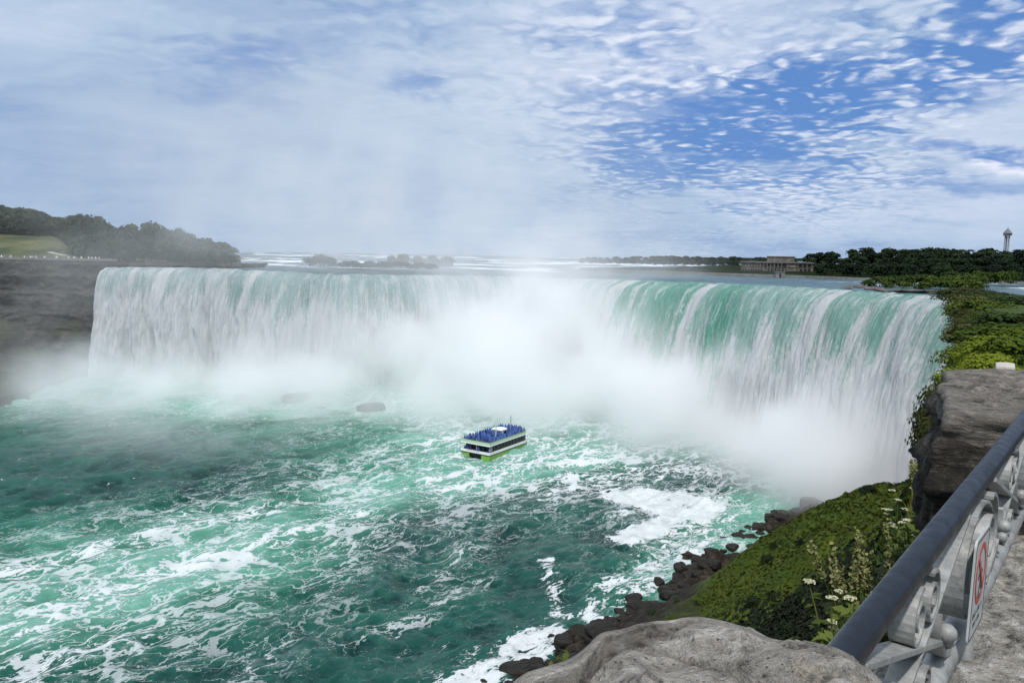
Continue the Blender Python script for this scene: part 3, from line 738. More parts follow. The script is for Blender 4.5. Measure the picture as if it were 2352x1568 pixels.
# wood behind the lawn, and the wood that reaches the water on the left
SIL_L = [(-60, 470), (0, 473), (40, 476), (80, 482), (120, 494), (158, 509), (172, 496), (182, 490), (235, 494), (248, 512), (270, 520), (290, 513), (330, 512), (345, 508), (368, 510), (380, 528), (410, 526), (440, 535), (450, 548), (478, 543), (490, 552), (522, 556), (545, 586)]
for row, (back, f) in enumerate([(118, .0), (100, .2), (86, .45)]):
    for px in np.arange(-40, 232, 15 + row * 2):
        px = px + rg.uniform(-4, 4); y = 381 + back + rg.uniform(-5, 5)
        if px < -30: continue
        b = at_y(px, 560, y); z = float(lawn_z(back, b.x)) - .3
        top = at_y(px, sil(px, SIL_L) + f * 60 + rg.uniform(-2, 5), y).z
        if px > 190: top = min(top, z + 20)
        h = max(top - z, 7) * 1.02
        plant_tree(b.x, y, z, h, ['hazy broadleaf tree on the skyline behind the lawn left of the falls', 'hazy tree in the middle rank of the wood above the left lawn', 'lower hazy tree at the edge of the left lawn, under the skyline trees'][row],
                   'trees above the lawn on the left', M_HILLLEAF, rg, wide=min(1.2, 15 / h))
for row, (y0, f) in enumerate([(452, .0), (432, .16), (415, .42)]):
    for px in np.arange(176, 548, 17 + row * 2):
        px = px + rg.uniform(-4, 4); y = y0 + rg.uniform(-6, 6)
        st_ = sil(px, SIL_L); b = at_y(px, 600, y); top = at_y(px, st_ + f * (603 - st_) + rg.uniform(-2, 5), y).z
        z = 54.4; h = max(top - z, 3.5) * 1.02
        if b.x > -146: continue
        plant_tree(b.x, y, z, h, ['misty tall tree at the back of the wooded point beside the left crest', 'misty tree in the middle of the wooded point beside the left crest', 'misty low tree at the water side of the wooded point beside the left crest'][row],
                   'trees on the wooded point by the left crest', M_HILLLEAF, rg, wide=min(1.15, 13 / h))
# low wooded point ground
pg = MB(); pts = [(-142, 404), (-165, 396), (-190, 388), (-215, 392), (-230, 470), (-150, 470), (-138, 425)]
pg.prism(pts, 50, 54.6, [(x * .995, y) for x, y in pts])
tag(pg.build('wooded_point', m_wood), kind='structure')
# far right woods
SIL_R = [(1330, 594), (1360, 589), (1420, 590), (1520, 588), (1600, 589), (1700, 590), (1712, 592), (1735, 581), (1752, 575), (1800, 571), (1840, 578), (1880, 573), (1930, 572), (2000, 569), (2060, 574), (2130, 571), (2210, 575), (2260, 569), (2300, 575), (2420, 570)]
def along(x, y):
    q_ = CAMROT.transposed() @ (Vector((x, y, 60)) - Vector((0, 0, CZ))); return 1176 + F_PX * q_.x / -q_.z
for row, (back, f) in enumerate([(235, 0.0), (180, .12), (120, .30), (75, .48), (38, .62), (16, .74)]):
    L = wl + wn * back; sl = np.concatenate([[0], np.cumsum(np.linalg.norm(np.diff(L, axis=0), axis=1))])
    step = [15, 13, 11.5, 10.5, 9.5, 8.5][row]
    for s_ in np.arange(0, sl[-1], step):
        x = np.interp(s_, sl, L[:, 0]) + rg.uniform(-3, 3); y = np.interp(s_, sl, L[:, 1]) + rg.uniform(-3, 3)
        px = along(x, y)
        if not 1712 < px < 2385: continue
        if back < 60 and px < 1878: continue
        z = float(far_z(back)) - .4
        st_ = sil(px, SIL_R); bl = 641
        top = at_y(px, st_ + f * (bl - st_) + rg.uniform(-2.5, 2.5), y).z
        h = min(max(top - z, 6), 19) * 1.03
        plant_tree(x, y, z, h, ['dark tree on the skyline of the right bank', 'dark tree high on the right bank, just below the skyline trees', 'dark tree halfway up the right bank', 'dark tree low on the right bank', 'dark tree near the river on the right bank', 'dark tree standing right behind the low river wall'][row],
                   'dark wood on the far right bank', M_DARKLEAF, rg, wide=min(1.25, 13.5 / h), bark=M_PALEBARK if rg.random() < .06 else None)
for row, (y0, f) in enumerate([(900, 0.0), (820, .25), (740, .5)]):
    for px in np.arange(1335, 1722, 15 + row):
        px = px + rg.uniform(-4, 4); y = y0 + rg.uniform(-15, 15)
        b = at_y(px, 612, y); z = 55.0; st_ = sil(px, SIL_R)
        h = max(at_y(px, st_ + f * 26 + rg.uniform(-1.5, 1.5), y).z - z, 5)
        plant_tree(b.x, y, z, h, ['dark tree on the skyline beyond the mist, left of the stone building', 'dark tree in the far line left of the stone building', 'dark low tree at the far water line left of the stone building'][row],
                   'far tree line left of the stone building', M_DARKLEAF, rg, wide=min(1.5, 13 / h))
# bright scrub island at the right end of the crest
for k, (px, py, yy, r, h) in enumerate([(1995, 655, 262, 2.6, 2.2), (2020, 654, 266, 3.2, 3.0), (2050, 655, 270, 3.2, 3.4), (2080, 655, 268, 3.4, 3.8), (2112, 656, 268, 3.6, 3.9), (2145, 657, 266, 3.6, 3.8),
        (2176, 659, 262, 3.5, 3.8), (2205, 661, 258, 3.4, 4.2), (2232, 663, 254, 3.2, 4.4), (2250, 664, 250, 3.0, 3.9), (2035, 660, 252, 2.4, 1.7), (2075, 661, 250, 2.6, 1.9), (2120, 663, 246, 2.8, 2.3), (2160, 665, 243, 3.0, 2.8), (2200, 668, 238, 3.0, 3.0), (2235, 671, 233, 3.0, 3.4)]):
    p = at_z(px, py, 53.8); p = at_y(px, py, yy)
    plant_bush(p.x, yy, 53.4, r * 1.25, h * 1.15, 'olive green shrub at the back of the scrub island' if k < 10 else 'olive green shrub on the near shore of the scrub island', 'shrubs on the small island right of the crest', M_MIDLEAF, rg)
for px in (2185, 2215, 2245, 2275, 2300, 2322):
    yy = 300 + rg.uniform(-6, 6); p = at_y(px, 640, yy)
    plant_bush(p.x, yy, 54.2, 4.2, 4.6 + rg.uniform(-.5, .8), 'olive shrub behind the pale weir, beyond the scrub island', 'shrubs behind the weir', M_MIDLEAF, rg)
# misty islets above the crest
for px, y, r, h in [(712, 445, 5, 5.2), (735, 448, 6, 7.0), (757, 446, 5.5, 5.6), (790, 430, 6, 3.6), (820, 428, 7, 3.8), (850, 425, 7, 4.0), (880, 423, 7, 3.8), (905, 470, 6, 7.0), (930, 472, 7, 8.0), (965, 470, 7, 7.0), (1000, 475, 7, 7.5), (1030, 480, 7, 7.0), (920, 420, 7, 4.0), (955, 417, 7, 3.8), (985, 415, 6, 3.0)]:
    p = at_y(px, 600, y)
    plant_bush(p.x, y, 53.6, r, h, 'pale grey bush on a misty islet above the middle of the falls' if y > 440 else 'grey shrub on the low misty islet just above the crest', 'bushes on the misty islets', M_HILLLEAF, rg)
m_rock = simple('ledge_rock', (.10, .085, .07), .85, var=.5, scale=.6, bump=.6)
def rock_mesh(seed, flat=.6, n=3):
    bm = bmesh.new(); bmesh.ops.create_icosphere(bm, subdivisions=n, radius=1)
    for v in bm.verts:
        d = v.co.normalized()
        k = .75 + .5 * float(fbm(d.x * 1.3 + seed * 3.1, d.y * 1.3 + d.z * 1.7 + seed, 3, 900 + seed)) + .25 * (float(fbm(d.x * 4 + seed, d.y * 4 + d.z * 5, 2, 950 + seed)) - .5)
        k = min(k, .62 / max(abs(d.x), abs(d.y), abs(d.z)) + .22)
        v.co = d * k; v.co.z *= flat
    me = bpy.data.meshes.new('rock'); bm.to_mesh(me); bm.free(); return me
ROCKS = [rock_mesh(k) for k in range(6)]
def put_rock(x, y, z, sx, sy, sz, label, group, mat, rng, name='rock', cat='rock'):
    o = link(name, with_mat(ROCKS[rng.randrange(6)], mat)); o.location = (x, y, z); o.scale = (sx, sy, sz); o.rotation_euler = (rng.uniform(-.15, .15), rng.uniform(-.15, .15), rng.uniform(0, 6.28))
    tag(o, label, cat, group); return o
for px, py, L_ in [(1965, 657, 3), (1985, 659, 4), (2010, 662, 4.2), (2030, 666, 3.6), (2060, 668, 5), (2100, 669, 5.5), (2140, 670, 5), (2175, 671, 5), (1945, 660, 2.4), (2195, 674, 4)]:
    p = at_z(px, py, 53.6)
    put_rock(p.x, p.y, 53.4, L_, L_ * .8, .9, 'flat dark rock ledge breaking the rapids beside the scrub island', 'rock ledges beside the scrub island', m_rock, rg, 'rock_ledge')

# low concrete wall along the far right shore
wp_ = [p for p in wl if 1335 < along(p[0], p[1]) < 2420]
m_conc = simple('old_concrete', (.19, .185, .17), .9, scale=.4)
rwall = MB(); vs = []
for p in wp_: 
    i_ = int(np.argmin(np.linalg.norm(wl - p, axis=1))); n_ = wn[i_]
    a_ = p - n_ * .6; b_ = p + n_ * .6
    vs += [(a_[0], a_[1], 52.5), (a_[0], a_[1], 54.7), (b_[0], b_[1], 54.7), (b_[0], b_[1], 52.5)]
rwall.add(vs, [(4 * k + j, 4 * k + 4 + j, 4 * k + 5 + j, 4 * k + 1 + j) for k in range(len(wp_) - 1) for j in range(3)])
tag(rwall.build('river_wall', m_conc), 'long low pale concrete wall along the far right shore', 'wall')
wr = MB(); a_, b_ = at_z(2268, 648, 54.0), at_z(2420, 652, 54.0)
wr.box(0, (b_ - a_).length, -.8, .8, -1.5, 1.0, Matrix.Translation(a_) @ Matrix.Rotation(math.atan2(b_.y - a_.y, b_.x - a_.x), 4, 'Z'))
tag(wr.build('weir', m_conc), 'straight pale weir crossing the channel at the right edge, behind the shrubs', 'weir')

# ================================================================== STONE POWER HOUSE
m_stone = simple('weathered_limestone', (.125, .112, .095), .9, var=.5, scale=.35)
m_dark = simple('dark_opening', (.010, .011, .012), .5, var=.2)
m_roof = simple('roof_gravel', (.16, .15, .14), .9)
ph_p = at_y(1783, 628, 440); PHX = ph_p.x
ph = empty('power_house', (PHX, 440, 53.2), R(-17))
tag(ph, 'old pale stone power house with columns, in front of the dark wood', 'building')
bm_ = MB(); HL = 19.5
bm_.box(-HL, HL, 0, 16, -2, 6.9)
kid(ph, bm_.build('wall', m_stone, ph))
cb = MB(); cb.box(-HL - .5, HL + .5, -.6, 16.5, 6.902, 7.5); kid(ph, cb.build('cornice', m_stone, ph))
ab = MB(); ab.box(-5.2, 9.5, 3.5, 13, 7.503, 10.3); ab.box(-5.6, 9.9, 3.1, 13.4, 10.303, 10.8); at_ = kid(ph, ab.build('attic_storey', m_stone, ph))
rf = MB(); rf.box(-HL + .6, HL - .6, .4, 15.6, 7.503, 7.62); kid(ph, rf.build('roof', m_roof, ph))
bb_ = MB(); bb_.box(-HL - .3, HL + .3, -.35, -.003, -2, .9); kid(ph, bb_.build('plinth', m_stone, ph))
bs = MB(); bs.box(-HL - .1, HL + .1, -.25, -.003, 4.5, 4.9); kid(ph, bs.build('string_course', m_stone, ph))
def win(parent, x0, x1, z0, z1, y=-.01, arch=True):
    w = MB(); xm = (x0 + x1) / 2; r_ = (x1 - x0) / 2
    pts = [(x0, z0), (x1, z0), (x1, z1)] + ([(xm + r_ * math.cos(a), z1 + r_ * math.sin(a)) for a in (.5, 1.05, 1.57, 2.1, 2.64)] if arch else []) + [(x0, z1)]
    n = len(pts); w.add([(x, y - .12, z) for x, z in pts] + [(x, y + .03, z) for x, z in pts], [tuple(range(n))] + [(i, (i + 1) % n, n + (i + 1) % n, n + i) for i in range(n)])
    o = w.build('window', m_dark, parent); kid(parent, o)
    f_ = MB(); f_.box(x0 - .12, x1 + .12, y - .3, y - .125, z0 - .22, z0 - .02); kid(o, f_.build('sill', m_stone, o)); return o
for k in range(8): win(ph, -18.6 + k * 1.42, -18.6 + k * 1.42 + .82, 1.0, 3.0)
for k in range(7): win(ph, -18.2 + k * 1.62, -18.2 + k * 1.62 + .8, 5.3, 6.2, arch=False)
for k in range(5): win(ph, -5.2 + k * 1.95, -5.2 + k * 1.95 + 1.2, 1.0, 3.4)
for k in range(5): win(ph, -5.2 + k * 1.95, -5.2 + k * 1.95 + 1.2, 5.2, 6.3, arch=False)
for k in range(3): win(ph, 12.4 + k * 2.2, 12.4 + k * 2.2 + 1.3, 1.0, 3.8, arch=False)
for x in [-7.1 + k * 1.95 for k in range(6)] + [5.6, 11.2, 13.9, 16.1, 18.4]:
    c = MB(); c.tube([(x, -.9, .92), (x, -.9, 3.0), (x, -.9, 6.4)], [.34, .33, .28], 10); c.box(x - .45, x + .45, -1.35, -.45, 6.401, 6.88); c.box(x - .45, x + .45, -1.35, -.45, .3, .9)
    kid(ph, c.build('column', m_stone, ph, smooth=True))
cn_ = MB(); cn_.box(-7.7, 6.2, -1.6, -.62, 6.903, 7.48); cn_.box(10.7, 19, -1.6, -.62, 6.903, 7.48); kid(ph, cn_.build('portico_roof', m_stone, ph))
pf = MB(); pf.box(-9, 20, -1.7, -.36, -2, .298); kid(ph, pf.build('terrace', m_stone, ph))
hut = MB(); hp = at_z(1822, 632, 54.6)
hut.box(-2.2, 2.2, 0, 2.5, -1, 1.6); hut.box(-2.5, 2.5, -.3, 2.8, 1.601, 1.85)
ho = empty('pump_hut', (hp.x - 6, hp.y + 1, 54.2)); tag(ho, 'small pale hut at the water in front of the stone building', 'hut'); hut.build('wall', m_conc, ho)
dd = MB(); dd.box(-.5, .5, -.05, .02, -.9, 1.0); dd.build('door', m_dark, ho)

# ================================================================== OBSERVATION TOWER
m_twr = simple('pale_tower_concrete', (.36, .37, .40), .7, scale=.3); m_twr2 = simple('tower_roof', (.16, .17, .20), .5)
tp = at_y(2311, 575, 900)
tw = empty('observation_tower', (tp.x, 900, 50)); tag(tw, 'slim pale observation tower with a pointed cap above the right wood', 'tower')
for sx in (-1, 1):
    b = MB(); b.box(sx * 2.2 - .62, sx * 2.2 + .62, -.7, .7, 0, 44); b.build('leg', m_twr, tw)
b = MB(); b.box(.15, 1.1, 1.1, 2.0, 0, 44); b.build('lift_shaft', m_twr2, tw)
b = MB(); b.prism([(-3.2, -2.6), (3.2, -2.6), (3.2, 2.6), (-3.2, 2.6)], 44.01, 47.2, [(-3.5, -2.9), (3.5, -2.9), (3.5, 2.9), (-3.5, 2.9)]); b.build('viewing_deck', m_twr, tw)
b = MB(); b.box(-3.6, 3.6, -3.0, -2.92, 45.2, 46.6); b.build('window_band', m_dark, tw)
b = MB(); b.prism([(-3.6, -3.0), (3.6, -3.0), (3.6, 3.0), (-3.6, 3.0)], 47.21, 52.6, [(-.35, -.3), (.35, -.3), (.35, .3), (-.35, .3)]); b.tube([(0, 0, 52.5), (0, 0, 55.2)], .14, 6); b.build('roof', m_twr2, tw)

# ================================================================== SIGHTSEEING BOAT
m_white = simple('white_paint', (.78, .79, .78), .4, var=.06, scale=.6)
m_green = simple('lime_paint', (.20, .38, .07), .4, var=.12, scale=.6)
m_pgreen = simple('pale_green_paint', (.42, .58, .36), .45, var=.08)
m_black = simple('black_trim', (.010, .011, .012), .35, var=.2)
m_deck = simple('dark_deck', (.035, .04, .05), .7)
m_grey = simple('grey_paint', (.32, .34, .35), .5)
sl = at_z(1060.5, 1043.5, 0); sr = at_z(1122, 1058, 0); bwp = at_z(1219, 1022, 0)
stern = (sl + sr) / 2; hd = (bwp - sr).xy.normalized(); BH = math.atan2(hd.y, hd.x)
BL_ = (bwp - sr).xy.length; BW = abs((sl - sr).xy.dot(Vector((-hd.y, hd.x))))
BW = max(8.5, min(BW, 11.0))
boat = empty('sightseeing_boat', ((sr.x + sl.x) / 2, (sr.y + sl.y) / 2, .0), BH)
tag(boat, 'green and white double-deck sightseeing boat crowded with passengers in blue ponchos', 'boat')
L_, hw = BL_, BW / 2
def deck_poly(x0, L, w, nose, n=7):
    pts = [(x0, -w), (L - nose, -w)] + [(L - nose + nose * math.sin(a), -w * math.cos(a)) for a in np.linspace(.15, math.pi - .15, n)] + [(L - nose, w), (x0, w)]
    return pts
for sg in (-1, 1):
    b = MB(); y0, y1 = sorted((sg * hw, sg * hw * .42))
    ym = (y0 + y1) / 2
    b.prism([(0, y0 + .15), (L_ * .86, y0 + .15), (L_ * .96, ym), (L_ * .86, y1 - .15), (0, y1 - .15)], -1.3, 1.25,
            [(0, y0), (L_ * .86, y0), (L_ * .99, ym), (L_ * .86, y1), (0, y1)])
    b.build('hull', m_green, boat)
b = MB(); b.box(.4, L_ * .8, -hw * .41, hw * .41, .1, 1.24); b.build('tunnel', m_black, boat)
def ring_band(name, poly, z0, z1, mat, thick=.0):
    b = MB(); b.prism(poly, z0, z1); return b.build(name, mat, boat)
ring_band('rubbing_strake', deck_poly(-.12, L_ + .1, hw + .08, L_ * .16), 1.252, 1.45, m_black)
ring_band('lower_deck', deck_poly(0, L_, hw, L_ * .16), 1.452, 1.7, m_white)
# bulwark: a wall round the lower deck, open above
def wall_ring(name, poly, z0, z1, th, mat, par=boat):
    n = len(poly); cx = sum(p[0] for p in poly) / n
    inn = [(cx + (x - cx) * (1 - th / (L_ / 2)), y * (1 - th / hw)) for x, y in poly]
    b = MB(); vs = [(x, y, z0) for x, y in poly] + [(x, y, z1) for x, y in poly] + [(x, y, z1) for x, y in inn] + [(x, y, z0) for x, y in inn]
    b.add(vs, [(i, (i + 1) % n, n + (i + 1) % n, n + i) for i in range(n)] + [(n + i, n + (i + 1) % n, 2 * n + (i + 1) % n, 2 * n + i) for i in range(n)] + [(2 * n + i, 2 * n + (i + 1) % n, 3 * n + (i + 1) % n, 3 * n + i) for i in range(n)])
    return b.build(name, mat, par)
wall_ring('bulwark', deck_poly(0, L_, hw, L_ * .16), 1.702, 2.2, .18, m_white)
cab = MB(); cab.prism(deck_poly(L_ * .10, L_ * .985, hw - .22, L_ * .15), 1.703, 4.15); cab.build('cabin', m_black, boat)
for k in range(9):
    x = L_ * (.16 + .075 * k); gl = MB(); gl.box(x, x + L_ * .062, -hw + .1, -hw + .2, 2.6, 3.9)
    gl.build('window', m_black, boat)
for x in (L_ * .02, L_ * .06):
    for y in (-hw + .2, hw - .2): MB().tube([(x, y, 2.5), (x, y, 4.2)], .08, 6).build('pillar', m_white, boat)
ring_band('deck_edge', deck_poly(-.1, L_ * .995, hw + .05, L_ * .16), 4.152, 4.5, m_white)
ring_band('upper_deck', deck_poly(0, L_ * .985, hw - .05, L_ * .16), 4.502, 4.62, m_deck)
wall_ring('upper_bulwark', deck_poly(-.05, L_ * .99, hw + .02, L_ * .16), 4.503, 5.25, .12, m_pgreen)
hr = MB(); pp = deck_poly(0, L_ * .985, hw - .02, L_ * .16); hr.tube([(x, y, 5.62) for x, y in pp + pp[:1]], .035, 5)
for x, y in pp: hr.tube([(x, y, 5.2), (x, y, 5.62)], .03, 5)
hr.build('handrail', m_grey, boat)
wh = MB(); wh.prism([(L_ * .50, -hw * .36), (L_ * .60, -hw * .36), (L_ * .66, 0), (L_ * .60, hw * .36), (L_ * .50, hw * .36)], 4.63, 6.5,
                    [(L_ * .50, -hw * .36), (L_ * .59, -hw * .36), (L_ * .63, 0), (L_ * .59, hw * .36), (L_ * .50, hw * .36)])
who = wh.build('wheelhouse', m_white, boat)
wg = MB(); wg.box(L_ * .515, L_ * .585, -hw * .36 - .06, -hw * .36 + .02, 5.4, 6.2); wg.build('window', m_black, who)
wr_ = MB(); wr_.prism([(L_ * .47, -hw * .36), (L_ * .60, -hw * .40), (L_ * .66, 0), (L_ * .60, hw * .40), (L_ * .47, hw * .36)], 6.502, 6.75); wr_.build('roof', m_white, who)
for x, y, h, r_, mt in [(L_ * .30, -hw * .5, 5.0, .22, m_pgreen), (L_ * .82, 0, 5.2, .20, m_grey)]:
    b = MB(); b.tube([(x, y, 4.63), (x, y, 4.63 + h)], [r_, r_ * .6], 8); b.tube([(x, y - .8, 4.63 + h * .8), (x, y + .8, 4.63 + h * .8)], .06, 5); b.build('mast', mt, boat)
fm_ = MB(); fm_.tube([(.25, -.4, 2.5), (.25, -.4, 6.1)], .10, 6); fm_.build('flagpole', m_grey, boat)
lt_ = MB()
for k in range(14): lt_.box(-.030, -.012, hw * .55 - k * .34 - (.2 if k > 6 else 0), hw * .55 - k * .34 + .20 - (.2 if k > 6 else 0), 1.95, 2.22)
lt_.build('lettering', m_grey, boat)
# people: one continuous body grown over a skeleton, poncho as its clothing
def skin_body(joints, edges, radii, name):
    me = bpy.data.meshes.new(name); me.from_pydata(joints, edges, []); o = bpy.data.objects.new(name, me); COL.objects.link(o)
    o.modifiers.new('s', 'SKIN'); me.skin_vertices[0].data.foreach_set('radius', [c for r_ in radii for c in (r_, r_)])
    me.skin_vertices[0].data[0].use_root = True
    o.modifiers.new('b', 'SUBSURF').levels = 1
    dg = bpy.context.evaluated_depsgraph_get(); ev = bpy.data.meshes.new_from_object(o.evaluated_get(dg)); ev.name = name
    bpy.data.objects.remove(o); ev.polygons.foreach_set('use_smooth', np.ones(len(ev.polygons), bool)); return ev
def body_mesh(arm):
    J = [(0, 0, .95), (0, 0, 1.2), (0, 0, 1.42), (0, 0, 1.52), (.01, 0, 1.62), (.02, 0, 1.70)]
    Ra = [.14, .14, .15, .06, .085, .07]; E_ = [(0, 1), (1, 2), (2, 3), (3, 4), (4, 5)]
    for sg in (-1, 1):
        b_ = len(J); J += [(0, sg * .10, .88), (.02, sg * .11, .48), (-.01, sg * .11, .08), (.12, sg * .12, .04)]; Ra += [.09, .06, .045, .04]; E_ += [(0, b_), (b_, b_ + 1), (b_ + 1, b_ + 2), (b_ + 2, b_ + 3)]
        b_ = len(J)
        el_ = (.10, sg * .27, 1.18) if arm else (0, sg * .25, 1.14); hn = (.33, sg * .2, 1.22) if arm else (.05, sg * .25, .90)
        J += [(0, sg * .19, 1.40), el_, hn]; Ra += [.065, .045, .035]; E_ += [(2, b_), (b_, b_ + 1), (b_ + 1, b_ + 2)]
    return skin_body(J, E_, Ra, 'person')
m_skin = simple('skin_and_trousers', (.16, .12, .10), .8, var=.3)
def cloth_mat(name, a, b):
    m, q, out = new_mat(name); rnd = q.n('ShaderNodeObjectInfo').outputs['Random']
    principled(q, out, q.ramp(rnd, [(.1, a), (.9, b)]), .45); return m
m_poncho = cloth_mat('blue_poncho', (.008, .028, .13), (.05, .13, .40))
def poncho_mesh():
    b = MB(); prof_ = [(.40, .55), (.37, .80), (.33, 1.1), (.27, 1.35), (.17, 1.48), (.12, 1.55), (.125, 1.66), (.09, 1.76), (.02, 1.79)]; seg = 10; vs = []
    for r_, z in prof_: vs += [(r_ * .8 * math.cos(2 * math.pi * j / seg), r_ * math.sin(2 * math.pi * j / seg), z + (.03 * math.sin(3 * j) if z < 1 else 0)) for j in range(seg)]
    fs = [(k * seg + j, k * seg + (j + 1) % seg, (k + 1) * seg + (j + 1) % seg, (k + 1) * seg + j) for k in range(len(prof_) - 1) for j in range(seg)]
    fs = [f for f in fs if not (vs[f[0]][2] > 1.5 and vs[f[0]][2] < 1.62 and f[0] % seg in (0, seg - 1))]    # the face opening
    return mesh_only(b.add(vs, fs).build('poncho', m_poncho, smooth=True))
BODY = [body_mesh(True), body_mesh(False)]
for b_ in BODY: b_.materials.append(m_skin)
PONCHO = poncho_mesh()
def put_person(x, y, z, rz, label, group, cloth, rng, s_=1.0):
    o = link('person', BODY[rng.randrange(2)]); o.location = (x, y, z); o.rotation_euler = (0, 0, rz); o.scale = (s_, s_, s_ * rng.uniform(.93, 1.05))
    link('poncho' if cloth is PONCHO else 'jacket', cloth, o); tag(o, label, 'person', group); return o
cb_, sb_ = math.cos(BH), math.sin(BH)
def boat_pt(x, y): return boat.location.x + x * cb_ - y * sb_, boat.location.y + x * sb_ + y * cb_
pcount = 0
for ix in np.arange(.8, L_ * .96, .82):
    for iy in np.arange(-hw + .5, hw - .3, .78):
        x = ix + rg.uniform(-.2, .2); y = iy + rg.uniform(-.2, .2)
        if x > L_ * .83: 
            if abs(y) > (hw - .5) * math.cos((x - L_ * .83) / (L_ * .16) * 1.35): continue
        if L_ * .48 < x < L_ * .68 and abs(y) < hw * .45: continue
        edge = abs(y) > hw - 1.3
        if rg.random() > (.92 if edge else .60): continue
        wx_, wy_ = boat_pt(x, y); pcount += 1
        put_person(wx_, wy_, boat.location.z + 4.62, BH + (math.copysign(1.57, y) if edge else 0) + rg.uniform(-.5, .5), 'passenger in a hooded blue poncho standing on the upper deck of the boat', 'passengers on the upper deck', PONCHO, rg)
for k in range(7):
    x = rg.uniform(.4, L_ * .085); y = rg.uniform(-hw + .6, hw - .6); wx_, wy_ = boat_pt(x, y)
    put_person(wx_, wy_, boat.location.z + 1.7, BH + 3.14, 'passenger in a blue poncho in the open stern of the lower deck', 'passengers at the stern', PONCHO, rg)

# visitors along the parapet on the left
m_jack = cloth_mat('jackets', (.10, .12, .16), (.75, .74, .70))
JACK = with_mat(PONCHO, m_jack); JACK.name = 'jacket'
par = MB(); ids = [k for k in range(len(lr)) if lr[k, 0] < -196]
vs = []
for k in ids:
    a_ = lr[k] - ln[k] * .9; b_ = lr[k] - ln[k] * .3; vs += [(a_[0], a_[1], 55.0), (a_[0], a_[1], 56.7), (b_[0], b_[1], 56.7), (b_[0], b_[1], 54.6)]
par.add(vs, [(4 * k + j, 4 * k + 4 + j, 4 * k + 5 + j, 4 * k + 1 + j) for k in range(len(ids) - 1) for j in range(3)])
tag(par.build('parapet', m_conc), 'low pale stone parapet along the cliff edge on the left', 'wall')
for k in range(34):
    i_ = rg.choice([j for j in ids if -255 < lr[j, 0] < -200]); bk = 1.6 + abs(rg.gauss(0, 1.6))
    p = lr[i_] - ln[i_] * bk
    put_person(p[0] + rg.uniform(-.7, .7), p[1], 55.6, rg.uniform(0, 6.28), 'hazy visitor in a light jacket standing behind the left parapet', 'visitors behind the left parapet', JACK, rg, 1.15)

# ================================================================== SHORE ROCKS
m_wet = simple('wet_rock', (.015, .0125, .009), .7, var=.7, scale=.8, bump=1.0, spec=.25)
m_mistrock = simple('dark_boulder', (.045, .042, .040), .7, var=.4, scale=.4, bump=.6)
for px, py, w_, h_, lab in [(680, 908, 7.5, 5.8, 'large dark boulder in the spray left of the boat'), (852, 926, 6.5, 3.0, 'flat dark boulder in the spray between the big boulder and the boat'), (735, 928, 2.6, 1.1, 'small dark rock at the right foot of the big misty boulder'),
                            (560, 905, 5, 2.4, 'faint low rock in the spray at the far left of the big boulder')]:
    p = at_z(px, py + 12, 0); put_rock(p.x, p.y, .4, w_, w_ * .8, h_, lab, None, m_mistrock, rg, 'boulder', 'boulder')
p = at_z(1868, 1172, 1); put_rock(p.x, p.y, 1.4, 4.6, 3.8, 4.6, 'rounded grey boulder in thin mist at the far end of the grassy slope', None, m_mistrock, rg, 'boulder', 'boulder')
p = at_z(1455, 1376, 0); put_rock(p.x, p.y, -.1, 2.2, 1.5, 1.9, 'lone dark rock standing in the water off the near shore', None, m_wet, rg, 'boulder', 'boulder')
p = at_z(1190, 1548, 0); put_rock(p.x, p.y, .3, 3.6, 2.4, 2.4, 'brown rock awash in foam beside the foreground stone', None, m_wet, rg, 'boulder', 'boulder')
n_ = 0
while n_ < 280:
    a = rg.uniform(84, 206) if n_ < 150 else rg.uniform(80, 135); W_ = float(np.interp(a, SH_A, SH_W)); w = W_ + (rg.gauss(-2.5, 2.6) if n_ < 150 else -rg.uniform(1, 21))
    if w > W_ + 2.2: continue
    x, y = xy(a, w); z = float(bank_z(np.array([a]), np.array([w]))[0]); s_ = rg.choice([.5, .7, .9, 1.1, 1.4, 1.9])
    if z > 22: continue
    put_rock(x, y, max(z, -.3) + s_ * .1, s_ * rg.uniform(.8, 1.4), s_ * rg.uniform(.7, 1.1), s_ * rg.uniform(.6, 1.0), 'wet brown rock in the rubble along the near shore', 'rubble along the near shore', m_wet, rg); n_ += 1

# ---- ground cover on the slope
def cover(name, n, seed, arange, wrange, size, mat, keepf, lift=.3, lean=.35, scaled=True):
    rng = np.random.default_rng(seed); a = rng.uniform(*arange, n) if arange[0] < 5 else rng.uniform(arange[0], arange[1], n)
    w = rng.uniform(*wrange, n); z = bank_z(a, w); e = .25
    zx = (bank_z(a + e, w) - z) / e; zw = (bank_z(a, w + e) - z) / e
    gx = zx * RA[0] + zw * RW[0]; gy = zx * RA[1] + zw * RW[1]; nn = np.stack([-gx, -gy, np.ones(n)], 1); nn /= np.linalg.norm(nn, axis=1)[:, None]
    x, y = xy(a, w); k = keepf(a, w, z, nn[:, 2], x, y, rng)
    size = np.clip(size * a[k] / 100, .03, 1) if scaled else size
    c = np.stack([x[k], y[k], z[k] + size * lift], 1)
    v, f = leaf_quads(c, nn[k] + rng.normal(scale=lean, size=(k.sum(), 3)), size, rng, .8)
    return tag(add_mesh(name, v, f, mat), kind='stuff')
M_GROUNDLEAF = foliage_mat('ground_leaf', (.028, .042, .003), (.105, .128, .010))
cover('ground_cover', 110000, 21, (20, 190), (2, 52), .24, M_GROUNDLEAF, lambda a, w, z, nz, x, y, r: (z > 19 + 8 * vn(x * .15, y * .15, 5)) & (nz > .42) & (fbm(x * .12, y * .12, 3, 7) > .36) & (r.random(len(a)) > shade_mask(a, w, x, y)))
